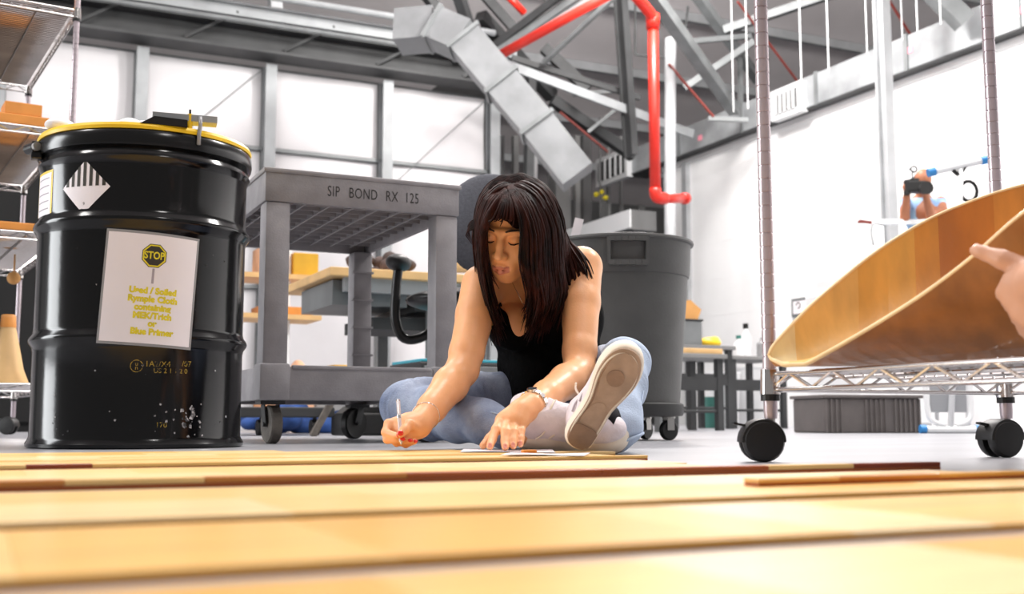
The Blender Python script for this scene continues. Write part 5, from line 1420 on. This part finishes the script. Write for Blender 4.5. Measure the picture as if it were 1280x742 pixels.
# ------------------------------------------------------------------ photographer on the platform
PD = 10.7
pb = g2w(Vector((C(1147, 525, PD).x, PD+.25, 0)))
DECK = .80
pf = thing('work_platform', 'white guard-railed work platform the photographer stands on', 'platform', (pb.x, pb.y, 0))
PM = Matrix.Translation((pb.x, pb.y, 0)) @ Matrix.Rotation(-YAW, 4, 'Z')
def PP(mb, n, m, par=pf, **k): return mb.xf(PM).build(n, m, par, **k)
PP(B((-.30, -.28, DECK-.05), (.5, .55, DECK), .005), 'deck', 'steel_light')
for x in (-.28, .48):
    for y in (-.26, .53): PP(MB().cyl((x, y, 0), (x, y, 1.99 if y < 0 or x > 0 else 1.99), .022, n=10), 'rail_post', 'white_paint', smooth=True)
PP(MB().box((-.30, -.30, 1.955), (.5, -.24, 2.0), .006), 'guard_rail', 'white_paint'); PP(MB().cyl((-.28, -.26, 1.5), (.48, -.26, 1.5), .018, n=8), 'mid_rail', 'white_paint')
PP(MB().tube(spline([(-.28, -.28, 1.95), (-.36, -.28, 1.96), (-.385, -.28, 1.88), (-.37, -.28, 1.75)], 12), .012, 8), 'side_hook', 'steel_light', smooth=True)
PP(MB().beam((-.50, -.28, 1.985), (-.38, -.28, 1.97), .02, .03).box((-.51, -.30, 1.965), (-.45, -.26, 1.99)), 'red_clamp', 'rod_rust')
ph = local_thing('person', 'photographer in a light blue shirt raising a camera on the platform', 'person', (pb.x, pb.y, DECK), -YAW)
def Q(px, py, d=PD): v = C(px, py, d); return Vector((v.x-C(1147, 525, PD).x, v.y-PD-.25, v.z-DECK))
f = Field((-.45, -.45, -.01), (.5, .45, 1.75), .011)
f.ell(Q(1154, 224, PD+.02), (.078, .095, .105), .02).cone(Q(1154, 232, PD+.06), Q(1154, 246, PD+.12), .055, .06, .03)
f.ell(Q(1153, 268, PD+.16), (.19, .12, .20), .05).ell(Q(1152, 305, PD+.2), (.165, .12, .2), .05)
SH1, SH2 = Q(1131, 252, PD+.14), Q(1176, 252, PD+.14)
EL1, EL2 = Q(1131, 272, PD-.02), Q(1164, 271, PD-.02)
f.chain([SH1, EL1, Q(1134, 240, PD-.16)], [.058, .045, .032], .02).chain([SH2, Q(1178, 264, PD+.05), EL2, Q(1157, 243, PD-.14)], [.058, .05, .045, .032], .02)
for c0 in (Q(1133, 234, PD-.18), Q(1154, 238, PD-.16)):
    f.ell(c0, (.04, .03, .045), .01)
    for k in range(4): f.cone(c0+Vector((.01, -.02, .03-.02*k)), c0+Vector((.05 if c0.x < 0 else -.05, -.045, .032-.02*k)), .012, .010, .004)
for s_ in (-1, 1): f.chain([Vector((.04+s_*.09, .02, .82)), Vector((.04+s_*.10, -.02, .45)), Vector((.04+s_*.10, .02, .08))], [.09, .065, .045], .03).cone(Vector((.04+s_*.10, .03, .05)), Vector((.04+s_*.11, -.14, .035)), .045, .035, .02)
f.cut((0, 0, 0), (0, 0, -1))
mat('shirt_blue', S(170, 204, 228), .85, 0, 0, 8, 0, col2=S(120, 150, 190)); mat('trousers', S(60, 66, 86), .85); mat('skin_tan', S(158, 100, 70), .5, 0, .08, 12)
zs_, zl = Q(1150, 245).z, .84
def pmat(c):
    m = np.zeros(len(c), np.int32)
    m[(c[:, 2] < zs_) & (c[:, 1] > -.19+.0*c[:, 0])] = 1
    m[(c[:, 2] < zl)] = 2
    return m
f.build('body', 'skin_tan', ph, 1, pmat, ['skin_tan', 'shirt_blue', 'trousers'])
f = Field((Q(1154, 224).x-.12, -.16, 1.36), (Q(1154, 224).x+.12, .16, 1.72), .009); hc = Q(1154, 224, PD+.03)
f.ell(hc+Vector((0, .02, .01)), (.084, .098, .10), .01).ell(hc+Vector((0, -.08, -.03)), (.085, .09, .10), .01, 'sub'); f.cut(hc+Vector((0, 0, .055)), (0, -.3, 1)); f.build('hair', 'brow', ph, 1)
cq = g2w(C(1146, 232, PD-.20))
cam_t = thing('camera_rig', 'black video camera with a top viewfinder held by the photographer', 'camera', cq)
CM = Matrix.Translation(cq) @ Matrix.Rotation(-YAW, 4, 'Z')
def CP(mb, n, m, par=cam_t, **k): return mb.xf(CM).build(n, m, par, **k)
CP(B((-.10, -.03, -.06), (.09, .10, .045), .012), 'camera_body', 'rubber_black')
CP(MB().cyl((.05, -.12, -.045), (.05, -.03, -.04), .06, .05, n=18), 'lens', 'dark_hole', smooth=True, flat_angle=40); CP(MB().cyl((.05, -.125, -.045), (.05, -.12, -.045), .064, n=18), 'lens_hood', 'rubber_black')
CP(B((-.115, -.02, -.09), (-.07, .05, .06), .01), 'hand_grip', 'rubber_black')
CP(MB().box((-.06, 0, .045), (.03, .05, .075), .008).tube([(-.03, .02, .07), (-.035, .02, .12), (-.02, .02, .15)], .008, 6), 'top_handle', 'rubber_black')
CP(MB().tube([(-.015+.028*math.cos(t), .02, .165+.028*math.sin(t)) for t in [k*2*PI/16 for k in range(17)]], .009, 6).cyl((-.06, .02, .165), (-.04, .02, .165), .012, n=8), 'viewfinder_ring', 'rubber_black', smooth=True)

# ------------------------------------------------------------------ helper steadying the wooden shell, mostly out of view
hx = Vector((1.45, .30, 0))
hk = local_thing('person', 'kneeling helper whose hand grips the edge of the curved wooden shell', 'person', hx, 0)
def K(px, py, d): return W(px, py, d)-hx
gp = K(1232, 318, 1.60)
f = Field((-.42, -.45, -.01), (.36, .96, 1.18), .0062)
wri = K(1300, 352, 1.50); shd = Vector((-.20, .12, .80)); elb = Vector((-.235, .38, .50))
wri = K(1318, 350, 1.475)
f.chain([shd, elb, wri], [.062, .048, .030], .03)
f.chain([wri, K(1298, 355, 1.51), K(1288, 350, 1.53)], [.030, .028, .022], .02)
f.chain([K(1290, 338, 1.53), K(1255, 325, 1.55), K(1221, 313, 1.575)], [.016, .0135, .0105], .008)
for k, (a, b, c) in enumerate((((1264, 350, 1.535), (1256, 366, 1.55), (1264, 384, 1.60)), ((1274, 360, 1.525), (1266, 378, 1.54), (1272, 398, 1.59)), ((1284, 370, 1.515), (1276, 392, 1.53), (1280, 412, 1.58)), ((1294, 376, 1.505), (1288, 402, 1.52), (1290, 424, 1.57)))):
    f.chain([K(*a), K(*b), K(*c)], [.0135, .012, .010], .006)
f.ell((-.02, .05, .66), (.20, .14, .26), .06).ell((0, -.02, .40), (.17, .15, .16), .06).cone((-.02, .10, .88), (-.02, .16, .98), .055, .055, .04)
f.ell((-.02, .19, 1.06), (.075, .095, .115), .03).cone((-.02, .27, 1.04), (-.02, .30, 1.02), .012, .014, .015)
f.chain([(.17, .10, .80), (.24, .16, .52), (.16, .30, .36)], [.06, .047, .032], .03).ell((.15, .33, .33), (.035, .045, .03), .02)
for s_ in (-1, 1): f.chain([(s_*.09, .0, .34), (s_*.12, .28, .10), (s_*.10, -.10, .06), (s_*.10, -.28, .05)], [.10, .072, .06, .045], .03)
f.cut((0, 0, .015), (0, 0, -1))
mat('shirt_grey', S(120, 124, 132), .85); mat('skin_pale', S(206, 156, 128), .45, 0, .05, 12)
def kmat(c):
    m = np.zeros(len(c), np.int32); arm = (c[:, 1] > .40)
    m[(c[:, 2] < .93) & ~arm & (c[:, 2] > .36)] = 1
    m[(c[:, 2] <= .36) & (c[:, 1] < .37)] = 2
    return m
f.build('body', 'skin_pale', hk, 1, kmat, ['skin_pale', 'shirt_grey', 'trousers'])
f = Field((-.15, .04, .95), (.12, .34, 1.22), .009); f.ell((-.02, .17, 1.075), (.083, .10, .115), .01).ell((-.02, .28, 1.03), (.07, .08, .10), .01, 'sub'); f.cut((0, 0, 1.02), (0, .5, -1)); f.build('hair', 'brow', hk, 1)

for o in bpy.data.objects:
    if '_org' in o.keys(): del o['_org']
